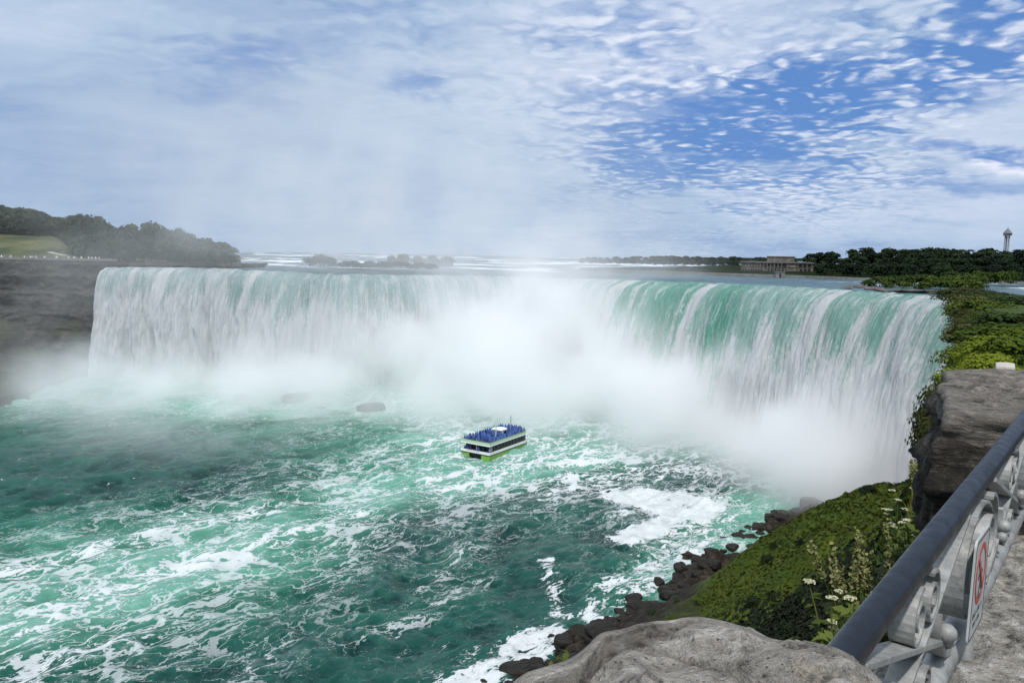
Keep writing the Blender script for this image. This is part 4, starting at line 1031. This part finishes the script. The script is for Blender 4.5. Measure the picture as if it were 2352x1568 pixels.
M_SHADELEAF = foliage_mat('shade_dark_leaf', (.003, .006, .002), (.017, .028, .005), trans=.05)  # leaves coloured nearly black to paint in the shade under the cliff
cover('shade_dark_cover', 120000, 23, (.5, 86), (.3, 25), .40, M_SHADELEAF, lambda a, w, z, nz, x, y, r: (r.random(len(a)) < shade_mask(a, w, x, y)) & (fbm(x * .7, y * .7, 3, 9) > .36))
cover('moss_tufts', 16000, 29, (55, 125), (2, 45), .34, M_MIDLEAF, lambda a, w, z, nz, x, y, r: (z > 24) & (fbm(x * .16, y * .16, 3, 29) > .56))
cover('low_scrub', 60000, 25, (2, 14), (.2, 3.0), .85, M_MIDLEAF, lambda a, w, z, nz, x, y, r: (fbm(x * 1.3, y * 1.3, 3, 19) > .47) & (r.random(len(a)) < .5))

for k in range(34):
    for _ in range(40):
        a = rg.uniform(62, 112); w = rg.uniform(3, 30); z = float(bank_z(np.array([a]), np.array([w]))[0])
        x, y = xy(a, w)
        if z > 17 and fbm(np.array([x * .06]), np.array([y * .06]), 2, 991)[0] > .50: break
    r = rg.uniform(.5, 1.3)
    plant_bush(x, y, z - .2, r, r * rg.uniform(.7, 1.0), 'low dark bush scattered on the mossy slope below the railing', 'bushes on the mossy slope', M_MIDLEAF if k % 3 else M_DARKLEAF, rg)

# ================================================================== TERRACE EDGE: SHRUBS, GRASS, PLANTS
def land(a, w): return float(bank_z(np.array([a]), np.array([w]))[0])
for px, py, d, r, h, mat, lab in [
    (2262, 716, 52, 2.1, 1.0, M_OLIVE, 'tall olive shrub at the top of the bank, next to the end of the falls'), (2300, 712, 50, 2.0, .9, M_MIDLEAF, 'green shrub behind the pale-leaved bushes at the right edge'), (2340, 715, 48, 2.3, .9, M_MIDLEAF, 'green shrub below the weir at the right edge'),
    (2226, 694, 150, 6, 2.2, M_OLIVE, 'distant shrub exactly where the falls meet the near bank'), (2262, 690, 110, 4.5, 1.1, M_MIDLEAF, 'distant green shrub under the left end of the weir'), (2305, 688, 100, 5, .9, M_MIDLEAF, 'distant green shrub under the middle of the weir'), (2350, 686, 95, 5, .9, M_MIDLEAF, 'distant green shrub at the right edge under the weir'),
    (2222, 722, 88, 2.6, 1.9, M_OLIVE, 'dark shrub hanging over the brink beyond the spiky one'), (2246, 715, 80, 2.8, 1.7, M_MIDLEAF, 'green shrub behind the dark shrub at the end of the falls'), (2216, 745, 62, 1.7, 1.5, M_OLIVE, 'olive shrub overhanging the last strand of the falls'),
    (2236, 738, 44, 1.6, 1.0, M_OLIVE, 'dark shrub overhanging the right end of the falls'), (2275, 748, 40, 1.7, .9, M_MIDLEAF, 'mid-green shrub in the second rank of the bank'), (2320, 745, 38, 1.9, .85, M_LIMELEAF, 'broad pale green shrub under the olive shrub'), (2362, 745, 36, 1.8, .85, M_LIMELEAF, 'pale green shrub cut by the right edge, upper rank'),
    (2228, 772, 32, 1.15, 1.0, M_MIDLEAF, 'spiky dark-edged shrub leaning out over the falls'), (2262, 776, 30, 1.3, 1.0, M_LIMELEAF, 'lime green shrub in the middle of the bank'), (2305, 776, 29, 1.4, .95, M_LIMELEAF, 'bright lime shrub above the ribbed stone'), (2350, 776, 28, 1.4, .95, M_LIMELEAF, 'bright lime shrub at the right edge above the ribbed stone'),
    (2212, 815, 23, .8, .75, M_MIDLEAF, 'dense green shrub at the brink, level with the ribbed stone'), (2245, 822, 22, .9, .75, M_LIMELEAF, 'bright green shrub left of the ribbed stone'), (2278, 822, 21, .85, .6, M_LIMELEAF, 'low lime shrub touching the ribbed stone'), (2225, 846, 18.5, .6, .55, M_MIDLEAF, 'low dark shrub above the grass strip'),
    (2160, 890, 12.2, .45, .95, M_OLIVE, 'small dark bush at the brink left of the grass strip'), (2185, 905, 11.5, .40, .75, M_OLIVE, 'small olive bush in the grass strip above the far pier'), (2205, 872, 14, .50, .60, M_MIDLEAF, 'small green bush at the left end of the grass strip')]:
    r_ = ray(px, py); r2 = Vector((r_.x, r_.y)).normalized() * d; a, w = aw(r2.x, r2.y); z = max(land(a, w), float(rim_z(a)) - (.55 if a < 60 else .9))
    plant_bush(r2.x, r2.y, z - .1, r, h, lab, 'shrubs on the bank beside the falls', mat, rg, kind='near', nv=4)
def blades(name, n, seed, arange, wlo, whi, hgt, mat):
    rng = np.random.default_rng(seed); a = rng.uniform(arange[0], arange[1], n); w = wlo(a) + (whi(a) - wlo(a)) * rng.random(n)
    x, y = xy(a, w); z = bank_z(a, w); h = hgt * rng.uniform(.5, 1.3, n); an = rng.uniform(0, 6.28, n); wd = .012 * (a / 10)
    lx, ly = rng.normal(scale=.3, size=(2, n)) * h
    v = np.stack([np.stack([x - wd * np.cos(an), y - wd * np.sin(an), z - .02], 1), np.stack([x + wd * np.cos(an), y + wd * np.sin(an), z - .02], 1), np.stack([x + lx, y + ly, z + h], 1)], 1)
    return tag(add_mesh(name, v.reshape(-1, 3), np.arange(n * 3).reshape(n, 3), mat), kind='stuff')
M_GRASS = foliage_mat('dry_grass', (.070, .085, .010), (.21, .20, .03))
blades('grass', 26000, 31, (5.5, 20), lambda a: -.085 * a, lambda a: .03 * a, .14, M_GRASS)
# ribbed stone lying among the shrubs and the dark post
rs = ray(2312, 800); r2 = Vector((rs.x, rs.y)).normalized() * 18.6; z = land(*aw(r2.x, r2.y))
b = MB(); pts = [(-.17, .10), (-.16, .128), (-.10, .14), (0, .145), (.10, .14), (.16, .128), (.17, .10)]
for k in range(14):
    pass
seg = 26; vs = []
for x, r_ in pts: vs += [(x, r_ * (1 + .05 * (j % 2)) * math.cos(2 * math.pi * j / seg), r_ * (1 + .05 * (j % 2)) * math.sin(2 * math.pi * j / seg)) for j in range(seg)]
b.add(vs, [(k * seg + j, k * seg + (j + 1) % seg, (k + 1) * seg + (j + 1) % seg, (k + 1) * seg + j) for k in range(len(pts) - 1) for j in range(seg)] + [tuple(range(seg)), tuple((len(pts) - 1) * seg + j for j in range(seg))])
so = b.build('ribbed_stone', simple('pale_stone', (.44, .41, .36), .9, var=.15), smooth=False); so.location = (r2.x, r2.y, z + .22); so.rotation_euler = (0, 0, R(-28)); tag(so, 'pale ribbed stone drum lying on the bank among green shrubs', 'stone')
rs = ray(2347, 850); r2 = Vector((rs.x, rs.y)).normalized() * 9.0; z = land(*aw(r2.x, r2.y))
b = MB(); b.box(-.06, .06, -.05, .05, -.1, .36); po_ = b.build('post', simple('weathered_wood', (.05, .045, .04), .9), bevel=.012); po_.location = (r2.x, r2.y, z); po_.rotation_euler = (0, R(3), R(-30)); tag(po_, 'short dark wooden post behind the far stone pier at the right edge', 'post')

# flowering plants at the brink, just outside the railing
M_STEM = foliage_mat('stem_green', (.05, .075, .012), (.14, .17, .035)); M_PETAL = simple('cream_petals', (.46, .46, .29), .8, var=.15, scale=40); M_SEED = simple('seed_heads', (.17, .17, .06), .9, var=.3, scale=30)
def wild_plant(kind, seed, h):
    rng = random.Random(seed); nr = np.random.default_rng(seed); root = empty('wildflower')
    st = MB(); lv_c = []; lv_n = []; heads = []
    ns = {'umbel': 5, 'spike': 7, 'leafy': 6}[kind]
    for k in range(ns):
        a = rng.uniform(0, 6.28); ln_ = h * rng.uniform(.55, 1); tl = rng.uniform(.05, .30)
        p = [Vector((math.cos(a) * tl * ln_ * t_ ** 1.5, math.sin(a) * tl * ln_ * t_ ** 1.5, ln_ * t_ * (1 - .1 * tl))) for t_ in (0, .25, .5, .75, 1)]
        st.tube(p, [.006, .0055, .0045, .0035, .002], 5)
        for t_ in np.linspace(.08, .85 if kind != 'spike' else .6, 12):
            i_ = min(3, int(t_ * 4)); c = p[i_].lerp(p[i_ + 1], t_ * 4 - i_); d = nr.normal(size=3); d[2] = abs(d[2]) * .5
            d /= np.linalg.norm(d)
            for m_ in (.03, .06): lv_c.append(np.array(c) + d * m_); lv_n.append(np.array([d[0] * .3, d[1] * .3, 1]))
        heads.append((p[-1], p[-2]))
    link_o = st.build('stem', M_STEM, root)
    v, f = leaf_quads(np.array(lv_c), np.array(lv_n), .026 if kind != 'leafy' else (.04 if h > .35 else .018), nr, .45); add_mesh('leaves', v, f, M_STEM, root)
    for tip, prev in heads:
        if kind == 'umbel':
            n = 60; r_ = .026 * rng.uniform(.7, 1.2); ang = nr.uniform(0, 6.28, n); q_ = np.sqrt(nr.random(n)) * r_
            c = np.stack([tip.x + q_ * np.cos(ang), tip.y + q_ * np.sin(ang), tip.z + .012 - q_ ** 2 * 6], 1)
            v, f = leaf_quads(c, np.tile([0, 0, 1.0], (n, 1)), .0055, nr); add_mesh('flower_head', v, f, M_PETAL, root)
        elif kind == 'spike':
            n = 70; t_ = nr.random(n); ax = np.array(tip - prev); c = np.array(tip) + ax * (t_[:, None] * 1.0 - .75) + nr.normal(scale=.008, size=(n, 3))
            v, f = leaf_quads(c, nr.normal(size=(n, 3)), .012, nr); add_mesh('seed_head', v, f, M_SEED, root)
    return root
def place_plants(lst, kind, lab, seed):
    for k, (px, py, d, h, l2) in enumerate(lst):
        o = wild_plant(kind, seed + k, h); r_ = ray(px, py); s_ = d / Vector((r_.x, r_.y)).length; tip = Vector((r_.x * s_, r_.y * s_, CZ + r_.z * s_))
        o.location = (tip.x, tip.y, tip.z - h); tag(o, l2, 'plant', 'wild plants outside the railing')
place_plants([(1925, 1330, 3.3, .55, 'cream umbel flower leaning left, nearest the lower end of the rail'), (1990, 1325, 3.6, .6, 'cream umbel flower close above the rail, below the spiky weeds'), (2070, 1130, 6.8, .8, 'cream umbel flowers at the left foot of the far pier'), (2092, 1120, 6.4, .8, 'yellowish umbel flowers beside the far pier'), (2118, 1165, 5.8, .8, 'small white umbels under the far pier'), (2110, 1195, 5.2, .7, 'low white flowers just above the rail, right of the slope')], 'umbel', '', 71)
place_plants([(1955, 1270, 4.0, .8, 'pale spiky weed standing over the slope, leftmost of its clump'), (1985, 1235, 4.3, .9, 'tallest pale spiky weed of the clump above the rail'), (2010, 1255, 4.2, .9, 'pale spiky weed in the middle of the clump'), (2040, 1230, 4.6, .9, 'pale spiky weed at the right of the clump'), (2062, 1205, 5.0, .9, 'thin spiky weed below the umbel flowers'), (2140, 1070, 5.4, .8, 'dry spiky weed against the dark pier')], 'spike', '', 91)
place_plants([(1930, 1400, 3.0, .4, 'leafy green weed at the lower end of the rail'), (1975, 1360, 3.4, .5, 'leafy green weed under the umbel flowers'), (2020, 1300, 3.9, .6, 'leafy weed under the spiky clump'), (2075, 1250, 4.8, .6, 'leafy weed right of the spiky clump'), (2110, 1085, 6.0, .7, 'leafy weed growing up the far pier'), (2135, 1130, 5.2, .7, 'leafy weed at the dark corner of the far pier'), (2088, 1180, 5.4, .6, 'leafy weed among the white umbels'), (1345, 1490, 1.9, .25, 'small green sprig at the left shoulder of the foreground stone'), (1322, 1508, 1.8, .2, 'tiny green sprig below the sprig on the foreground stone')], 'leafy', '', 111)

# ================================================================== STONE PIERS, WALL AND RAILING
def stone_mat(name, base, dark, pale, sc):
    m, q, out = new_mat(name); P_ = q.n('ShaderNodeTexCoord').outputs['Object']
    st = q.vm('MULTIPLY', P_, (1, 1, 3.2))
    a = q.noise(st, sc * 1.5, 7, .72, .12); b = q.noise(st, sc * 4.5, 5, .7); c = q.noise(P_, sc * .35, 4, .6)
    col = q.ramp(q.m('ADD', q.m('MULTIPLY', a, .6), q.m('MULTIPLY', b, .42)), [(.38, dark), (.47, tuple(x * .72 for x in base)), (.54, base), (.64, pale)])
    v = q.voro(P_, sc * 9, 'F1'); sp = q.mr(q.m('ADD', v, q.m('MULTIPLY', q.m('SUBTRACT', b, .5), .5)), .16, .08)
    col = q.mix(q.m('MULTIPLY', sp, .7), col, dark + (1,))
    lich = q.mr(q.m('ADD', q.noise(P_, sc * .9, 5, .65), q.m('MULTIPLY', q.m('SUBTRACT', b, .5), .35)), .60, .68)
    col = q.mix(q.m('MULTIPLY', lich, .62), col, tuple(min(1, x * f_) for x, f_ in zip(base, (1.5, 1.4, 1.2))) + (1,))
    pit = q.mr(q.noise(P_, sc * 5, 3, .6), .36, .30)
    col = q.mix(q.m('MULTIPLY', pit, .6), col, dark + (1,))
    col = q.mix(q.mr(c, .40, .66, 0, .45), col, tuple(x * .62 for x in base) + (1,))
    h = q.m('ADD', q.m('MULTIPLY', a, 1.0), q.m('MULTIPLY', b, .5)); h = q.m('SUBTRACT', h, q.m('MULTIPLY', sp, .25))
    principled(q, out, col, .88, q.bump(h, 1.0, .045), spec=.2); return m
M_PIER = stone_mat('grey_limestone', (.40, .365, .315), (.06, .052, .043), (.62, .59, .53), 9.0)
M_PIER2 = stone_mat('brown_limestone', (.050, .042, .034), (.005, .0045, .004), (.15, .138, .118), 6.0)
M_CAP = stone_mat('flag_stone', (.36, .33, .285), (.06, .054, .046), (.60, .58, .53), 7.0)
def pier(name, poly, zb, ztop, mat, seed, dome=.05, rough=.03, strata=.02, nring=150, notch=None, RD_=.12, grow=0.0):
    P0 = np.array(poly, float); P1 = np.vstack([P0, P0[:1]]); sl_ = np.concatenate([[0], np.cumsum(np.linalg.norm(np.diff(P1, axis=0), axis=1))])
    s_ = np.linspace(0, sl_[-1], nring, endpoint=False); R0 = np.stack([np.interp(s_, sl_, P1[:, k]) for k in range(2)], 1); c = R0.mean(0); R0 = c + (R0 - c) * (1 + grow)
    lv = []; zs = np.concatenate([np.linspace(zb, ztop - RD_, 46), ztop - RD_ + RD_ * np.sin(np.linspace(.12, math.pi / 2, 9))])
    for z in zs:
        k = 1 + rough * 2 * (vn(z * 9 + seed, z * 0 + seed, seed) - .5) * 1.5
        inset = 0 if z < ztop - RD_ else RD_ * .8 * (1 - math.sqrt(max(0, 1 - ((z - ztop + RD_) / RD_) ** 2)))
        d = R0 - c; L = np.linalg.norm(d, axis=1)[:, None]; u = d / L
        n_ = (fbm(R0[:, 0] * 6 + seed, R0[:, 1] * 6 + z * 5, 4, 40 + seed) - .5) * rough * 3 + (vn(np.full(nring, z * 22), R0[:, 0] * 3, 60 + seed) - .5) * strata * 2
        p = c + u * np.maximum(L * k + n_[:, None] - inset, .02)
        lv.append(np.column_stack([p, np.full(nring, z)]))
    top = lv[-1][:, :2]
    for f in np.linspace(.96, .02, 40):
        p = c + (top - c) * f; r2_ = f * f
        z = ztop + dome * (1 - r2_) + (fbm(p[:, 0] * 5, p[:, 1] * 5, 4, 70 + seed) - .5) * rough * 2.2 * (1 - f ** 6) + (fbm(p[:, 0] * 22, p[:, 1] * 22, 3, 75 + seed) - .5) * rough * .9 * (1 - f ** 6)
        if notch: z = z - notch(p[:, 0], p[:, 1])
        lv.append(np.column_stack([p, z]))
    v = np.vstack(lv); nl = len(lv); i = np.arange(nl - 1)[:, None] * nring; j = np.arange(nring)[None]
    f = np.stack([i + j, i + (j + 1) % nring, i + nring + (j + 1) % nring, i + nring + j], -1).reshape(-1, 4)
    return add_mesh(name, v, f, mat, smooth=True)
pol1 = [(-.16, .62), (-.06, .80), (.0, .895), (.03, .942), (.075, .990), (.112, 1.030), (.15, 1.078), (.195, 1.098), (.285, 1.112), (.335, 1.110), (.358, 1.085), (.375, 1.046), (.408, 1.008), (.437, .972), (.468, .915), (.50, .82), (.48, .60), (.35, .44), (.1, .38), (-.1, .46)]
def notch1(x, y):   # a lower ledge split off along a crack on the left
    k = (x - .02) * .78 - (y - .73) * .62
    crack = .012 * np.exp(-((x * .55 + y * .83 - .80 + .03 * np.sin(x * 30) + .05 * fbm(x * 9, y * 9, 3, 881)) / .007) ** 2)
    steps = (np.floor(fbm(x * 4 + 2, y * 7, 4, 883) * 7) / 7 - .5) * .035
    return .035 * sst(.03, -.02, k - .02 + .02 * np.sin(y * 25)) + crack + steps * sst(.0, .1, y - .35) - .035 * np.exp(-((x - .33) ** 2 + (y - .74) ** 2) / .012)
pol1 = [(x * .85, y * .85) for x, y in pol1]
o = pier('stone_pier', pol1, 59.6, CZ - .462, M_PIER, 3, RD_=.045, grow=.05, dome=.035, rough=.024, strata=.016, nring=220, notch=notch1)
tag(o, 'pale grey rounded stone pier in the foreground, where the railing starts', 'stone pier')
pol2 = [(1.41, 2.50), (1.62, 2.36), (1.95, 2.42), (2.45, 2.75), (2.6, 3.3), (2.3, 3.62), (2.0, 3.55), (1.80, 3.22), (1.60, 2.86)]
o = pier('stone_pier', pol2, 59.6, CZ - .575, M_PIER2, 8, dome=.02, rough=.045, strata=.065, nring=260)
M_SLAB = stone_mat('tan_limestone', (.20, .178, .15), (.03, .026, .021), (.34, .31, .27), 6.0)
sl_o = pier('cap_stone', pol2, CZ - .60, CZ - .488, M_SLAB, 12, dome=.012, rough=.03, strata=.02, nring=220, grow=-.02, RD_=.05); sl_o.parent = o
tag(o, 'dark brown layered stone pier at the far end of the railing', 'stone pier')
RA0 = Vector((.41, .89)); RD = Vector((1.13, 1.39)).normalized(); RN = Vector((RD.y, -RD.x))
def rp(u, v, n=0.0): return Vector((RA0.x + RD.x * u + RN.x * n, RA0.y + RD.y * u + RN.y * n, CZ + v))
RM = Matrix(((RD.x, RN.x, 0, RA0.x), (RD.y, RN.y, 0, RA0.y), (0, 0, 1, CZ), (0, 0, 0, 1)))
# wall top under the railing
nu, nn_ = 260, 120; uu = np.linspace(-.25, 2.5, nu); nv_ = np.linspace(-.17, .62, nn_); UU, NN = np.meshgrid(uu, nv_, indexing='ij')
warpn = fbm(UU * 3, NN * 3, 3, 801) * .4; lay = fbm(UU * 2.2 + warpn, NN * 9 + UU * 3.0, 4, 811)
hz = -.862 + (np.floor(lay * 9) / 9 * .55 + lay * .45 - .5) * .075 + (fbm(UU * 18, NN * 18, 3, 821) - .5) * .012
edge = sst(-.17, -.12, NN)
hz = hz - (1 - edge) * .08
wx_ = RA0.x + RD.x * UU + RN.x * NN; wy_ = RA0.y + RD.y * UU + RN.y * NN
tv = np.stack([wx_, wy_, CZ + hz], -1).reshape(-1, 3); tf = grid_faces(nu, nn_)
wo_ = empty('stone_wall', (0, 0, 0)); tag(wo_, 'rough layered stone wall that carries the railing', 'wall')
add_mesh('wall_top', tv, tf, M_CAP, wo_, smooth=True)
b = MB(); b.box(-.25, 2.5, -.168, .618, -1.9, -.985, RM); b.build('wall_body', M_PIER2, wo_)
for n_c, nm_ in ((-.17, 'outer'), (.62, 'inner')):
    k_ = 0 if n_c < 0 else nn_ - 1; vs = []
    for i_ in range(nu): p = tv[i_ * nn_ + k_]; vs += [tuple(p), (p[0], p[1], CZ - .99)]
    add_mesh('wall_face', vs, [(2 * i_, 2 * i_ + 1, 2 * i_ + 3, 2 * i_ + 2) for i_ in range(nu - 1)], M_PIER2, wo_)
# terrace behind the wall
tb = MB(); tb.box(-3, 12, .62, 9, -2.2, -1.62, RM); tag(tb.build('terrace', M_CAP), kind='structure')

m_rail, q, out = new_mat('blue_grey_enamel'); P_ = q.n('ShaderNodeTexCoord').outputs['Object']
n = q.noise(P_, 9, 4, .6); col = q.ramp(n, [(.3, (.004, .005, .008)), (.7, (.008, .010, .016))])
principled(q, out, col, q.mr(q.noise(P_, 30, 4, .6), .3, .7, .30, .48, 'LINEAR'), q.bump(q.noise(P_, 220, 2), .04, .001), spec=.3)
m_iron, q, out = new_mat('weathered_pale_iron'); P_ = q.n('ShaderNodeTexCoord').outputs['Object']
n = q.noise(P_, 14, 5, .65); n2 = q.noise(P_, 60, 4, .6)
col = q.ramp(q.m('ADD', q.m('MULTIPLY', n, .65), q.m('MULTIPLY', n2, .35)), [(.30, (.07, .07, .066)), (.45, (.24, .24, .225)), (.62, (.36, .36, .335))])
principled(q, out, col, .55, q.bump(n2, .35, .003), metal=.15, spec=.4)
rail = empty('railing', rp(0, -.86)); rail.rotation_euler = (0, 0, math.atan2(RD.y, RD.x))
tag(rail, 'ornamental railing with a blue-grey tubular top rail and pale iron scrolls', 'railing')
LN = Vector((-RD.y, RD.x))
def loc(u, v, n=0.0): return Vector((u, -n, v + .86))      # railing's own axes: x along, y away from the viewer
def ribbon(pts, depth, th):
    """flat bar that follows (u, v) points, standing edge-on across the railing"""
    b = MB(); pts = [np.array(p, float) for p in pts]; n = len(pts); vs = []
    for k in range(n):
        d = pts[min(k + 1, n - 1)] - pts[max(k - 1, 0)]; d /= np.linalg.norm(d) + 1e-9; nr_ = np.array([-d[1], d[0]])
        for sgn, dn in ((1, -1), (1, 1), (-1, 1), (-1, -1)):
            p = pts[k] + nr_ * sgn * th / 2; vs.append(loc(p[0], p[1], dn * depth / 2))
    fs = [(4 * k + j, 4 * k + (j + 1) % 4, 4 * k + 4 + (j + 1) % 4, 4 * k + 4 + j) for k in range(n - 1) for j in range(4)] + [(0, 3, 2, 1), tuple(4 * (n - 1) + j for j in range(4))]
    return b.add(vs, fs)
VT, VB = -.503, -.756
b = MB(); b.tube([loc(-.16, -.48), loc(1, -.48), loc(2.25, -.48)], .0215, 28); b.build('top_rail', m_rail, rail, smooth=True)
b = MB(); b.tube([loc(-.2, -.778), loc(.96, -.778), loc(2.25, -.778)], .026, 24); b.build('bottom_rail', m_iron, rail, smooth=True)
for c in (.414, 1.507):
    for sg in (-1, 1):
        pts = [(c + sg * (-.375 + .75 * t_), VB + (VT - VB) * t_) for t_ in np.linspace(0, 1, 9)]
        ribbon(pts, .040 - .001 * (sg > 0), .010).build('diagonal_bar', m_iron, rail, bevel=.0015)
def spiral(cu, cv, r0, r1, a0, turns, n=46):
    return [(cu + (r0 + (r1 - r0) * t_) * math.cos(a0 + turns * 6.283 * t_), cv + (r0 + (r1 - r0) * t_) * math.sin(a0 + turns * 6.283 * t_)) for t_ in np.linspace(0, 1, n)]
for mid in (-.13, .960, 2.05):
    for sg in (-1, 1):
        if not -.05 < mid + sg * .11 < 2.0: continue
        pts = spiral(0, 0, .112, .030, R(75), 1.62)
        ribbon([(mid + sg * (.125 + p[0] * -1), -.636 + p[1]) for p in pts], .050, .008).build('scroll', m_iron, rail)
    if 0 < mid < 2: 
        arch_ = [(mid + .205 * math.cos(a), -.664 + .142 * math.sin(a)) for a in np.linspace(R(38), R(142), 30)]
        ribbon(arch_, .040, .007).build('arch', m_iron, rail)
        b = MB(); b.tube([loc(mid, -.803), loc(mid, -.87)], [.021, .026], 14); b.build('foot', m_iron, rail, smooth=True)
for c in (.414, 1.507):
    for sg in (-1, 1):
        ribbon([(c + sg * (.052 + p[0] * -1), -.562 + p[1]) for p in spiral(0, 0, .050, .016, R(70), 1.5, 34)], .038, .0065).build('scroll', m_iron, rail)
        ribbon([(c + sg * (.045 + p[0] * -1), -.712 - p[1]) for p in spiral(0, 0, .036, .014, R(70), 1.5, 34)], .038, .0065).build('scroll', m_iron, rail)
        b = MB(); u0 = c + sg * .175
        ribbon([(u0 - sg * .02, -.628), (u0 - sg * .025, -.645), (u0 - sg * .015, -.672), (u0 + sg * .01, -.70), (u0 + sg * .05, -.732), (u0 + sg * .11, -.752)], .034, .012).build('leaf_bar', m_iron, rail, smooth=True)
        b = MB()
        for (du, dv, r_) in ((.0, -.668, .017), (.022, -.690, .013)):
            vs = []; 
            for a in np.linspace(0, math.pi, 7): vs += [loc(u0 + sg * du + r_ * math.sin(a) * math.cos(t_), dv + r_ * math.cos(a), .024 + r_ * math.sin(a) * math.sin(t_)) for t_ in np.linspace(0, 6.283, 10, endpoint=False)]
            b.add(vs, [(k * 10 + j, k * 10 + (j + 1) % 10, (k + 1) * 10 + (j + 1) % 10, (k + 1) * 10 + j) for k in range(6) for j in range(10)])
        b.build('rosette', m_iron, rail, smooth=True)
# warning sign tied to the railing
m_sign = simple('sign_white', (.44, .45, .44), .4, var=.05, scale=20); m_red = simple('sign_red', (.42, .045, .035), .4, var=.1, scale=30); m_ink = simple('sign_ink', (.045, .042, .042), .5, var=.1)
sg_ = empty('warning_sign', rp(.805, -.640, .040)); sg_.rotation_euler = (0, R(3), math.atan2(RD.y, RD.x)); tag(sg_, 'white warning sign with a red prohibition ring hung on the railing', 'sign')
def rrect(w, h, r_, n=6):
    return [(sx * (w - r_) + r_ * math.cos(a), sy * (h - r_) + r_ * math.sin(a)) for sx, sy, a0 in ((1, 1, 0), (-1, 1, 90), (-1, -1, 180), (1, -1, 270)) for a in [R(a0 + 90 * k / n) for k in range(n + 1)]]
def plate(poly, y0, y1):
    b = MB(); n = len(poly); return b.add([(x, y0, z) for x, z in poly] + [(x, y1, z) for x, z in poly], [tuple(range(n)), tuple(range(n, 2 * n))[::-1]] + [(i, n + i, n + (i + 1) % n, (i + 1) % n) for i in range(n)])
def loop_plate(o_, i_, y0, y1):
    n = len(o_); b = MB(); vs = [(x, y0, z) for x, z in o_] + [(x, y0, z) for x, z in i_] + [(x, y1, z) for x, z in o_] + [(x, y1, z) for x, z in i_]
    return b.add(vs, [(k, (k + 1) % n, n + (k + 1) % n, n + k) for k in range(n)] + [(k, 2 * n + k, 2 * n + (k + 1) % n, (k + 1) % n) for k in range(n)] + [(n + k, n + (k + 1) % n, 3 * n + (k + 1) % n, 3 * n + k) for k in range(n)])
plate(rrect(.088, .104, .016), -.002, .002).build('panel', m_sign, sg_)
loop_plate(rrect(.083, .099, .013), rrect(.080, .096, .011), -.0026, -.0021).build('border', m_ink, sg_)
circ = lambda r_, n=40: [(r_ * math.cos(2 * math.pi * k / n), .022 + r_ * math.sin(2 * math.pi * k / n)) for k in range(n)]
loop_plate(circ(.062), circ(.051), -.0030, -.0022).build('prohibition_ring', m_red, sg_)
b = MB(); b.box(-.056, .056, -.0036, -.0028, -.0055, .0055, Matrix.Translation((0, 0, .022)) @ Matrix.Rotation(R(45), 4, 'Y')); b.build('slash', m_red, sg_)
def strokes(segs, w, y):
    b = MB()
    for k, ((x0, z0), (x1, z1)) in enumerate(segs):
        d = Vector((x1 - x0, z1 - z0)); n_ = Vector((-d.y, d.x)).normalized() * w / 2; yy = y - .00002 * k
        b.add([(x0 + n_.x, yy, z0 + n_.y), (x1 + n_.x, yy, z1 + n_.y), (x1 - n_.x, yy, z1 - n_.y), (x0 - n_.x, yy, z0 - n_.y)], [(0, 1, 2, 3)])
    return b
strokes([((-.006, .036), (.004, .004)), ((.004, .004), (-.012, -.022)), ((.004, .004), (.022, -.016)), ((-.004, .030), (.024, .018)), ((-.004, .030), (-.026, .014)), ((-.035, -.028), (.035, -.028))], .011, -.0025).build('climbing_figure', m_ink, sg_)
b = strokes([], .004, -.0024)
for rw, (z, h_, xs) in enumerate([(-.060, .012, np.arange(-.058, .056, .0105)), (-.079, .010, np.arange(-.046, .046, .0095))]):
    for k, x in enumerate(xs):
        if k % 5 == 4: continue
        b.add([(x, -.0024, z), (x + .006, -.0024, z), (x + .006 - .002 * (k % 3), -.0024, z + h_), (x + .001, -.0024, z + h_)], [(0, 1, 2, 3)])
b.build('lettering', m_ink, sg_)
print('persons', pcount)
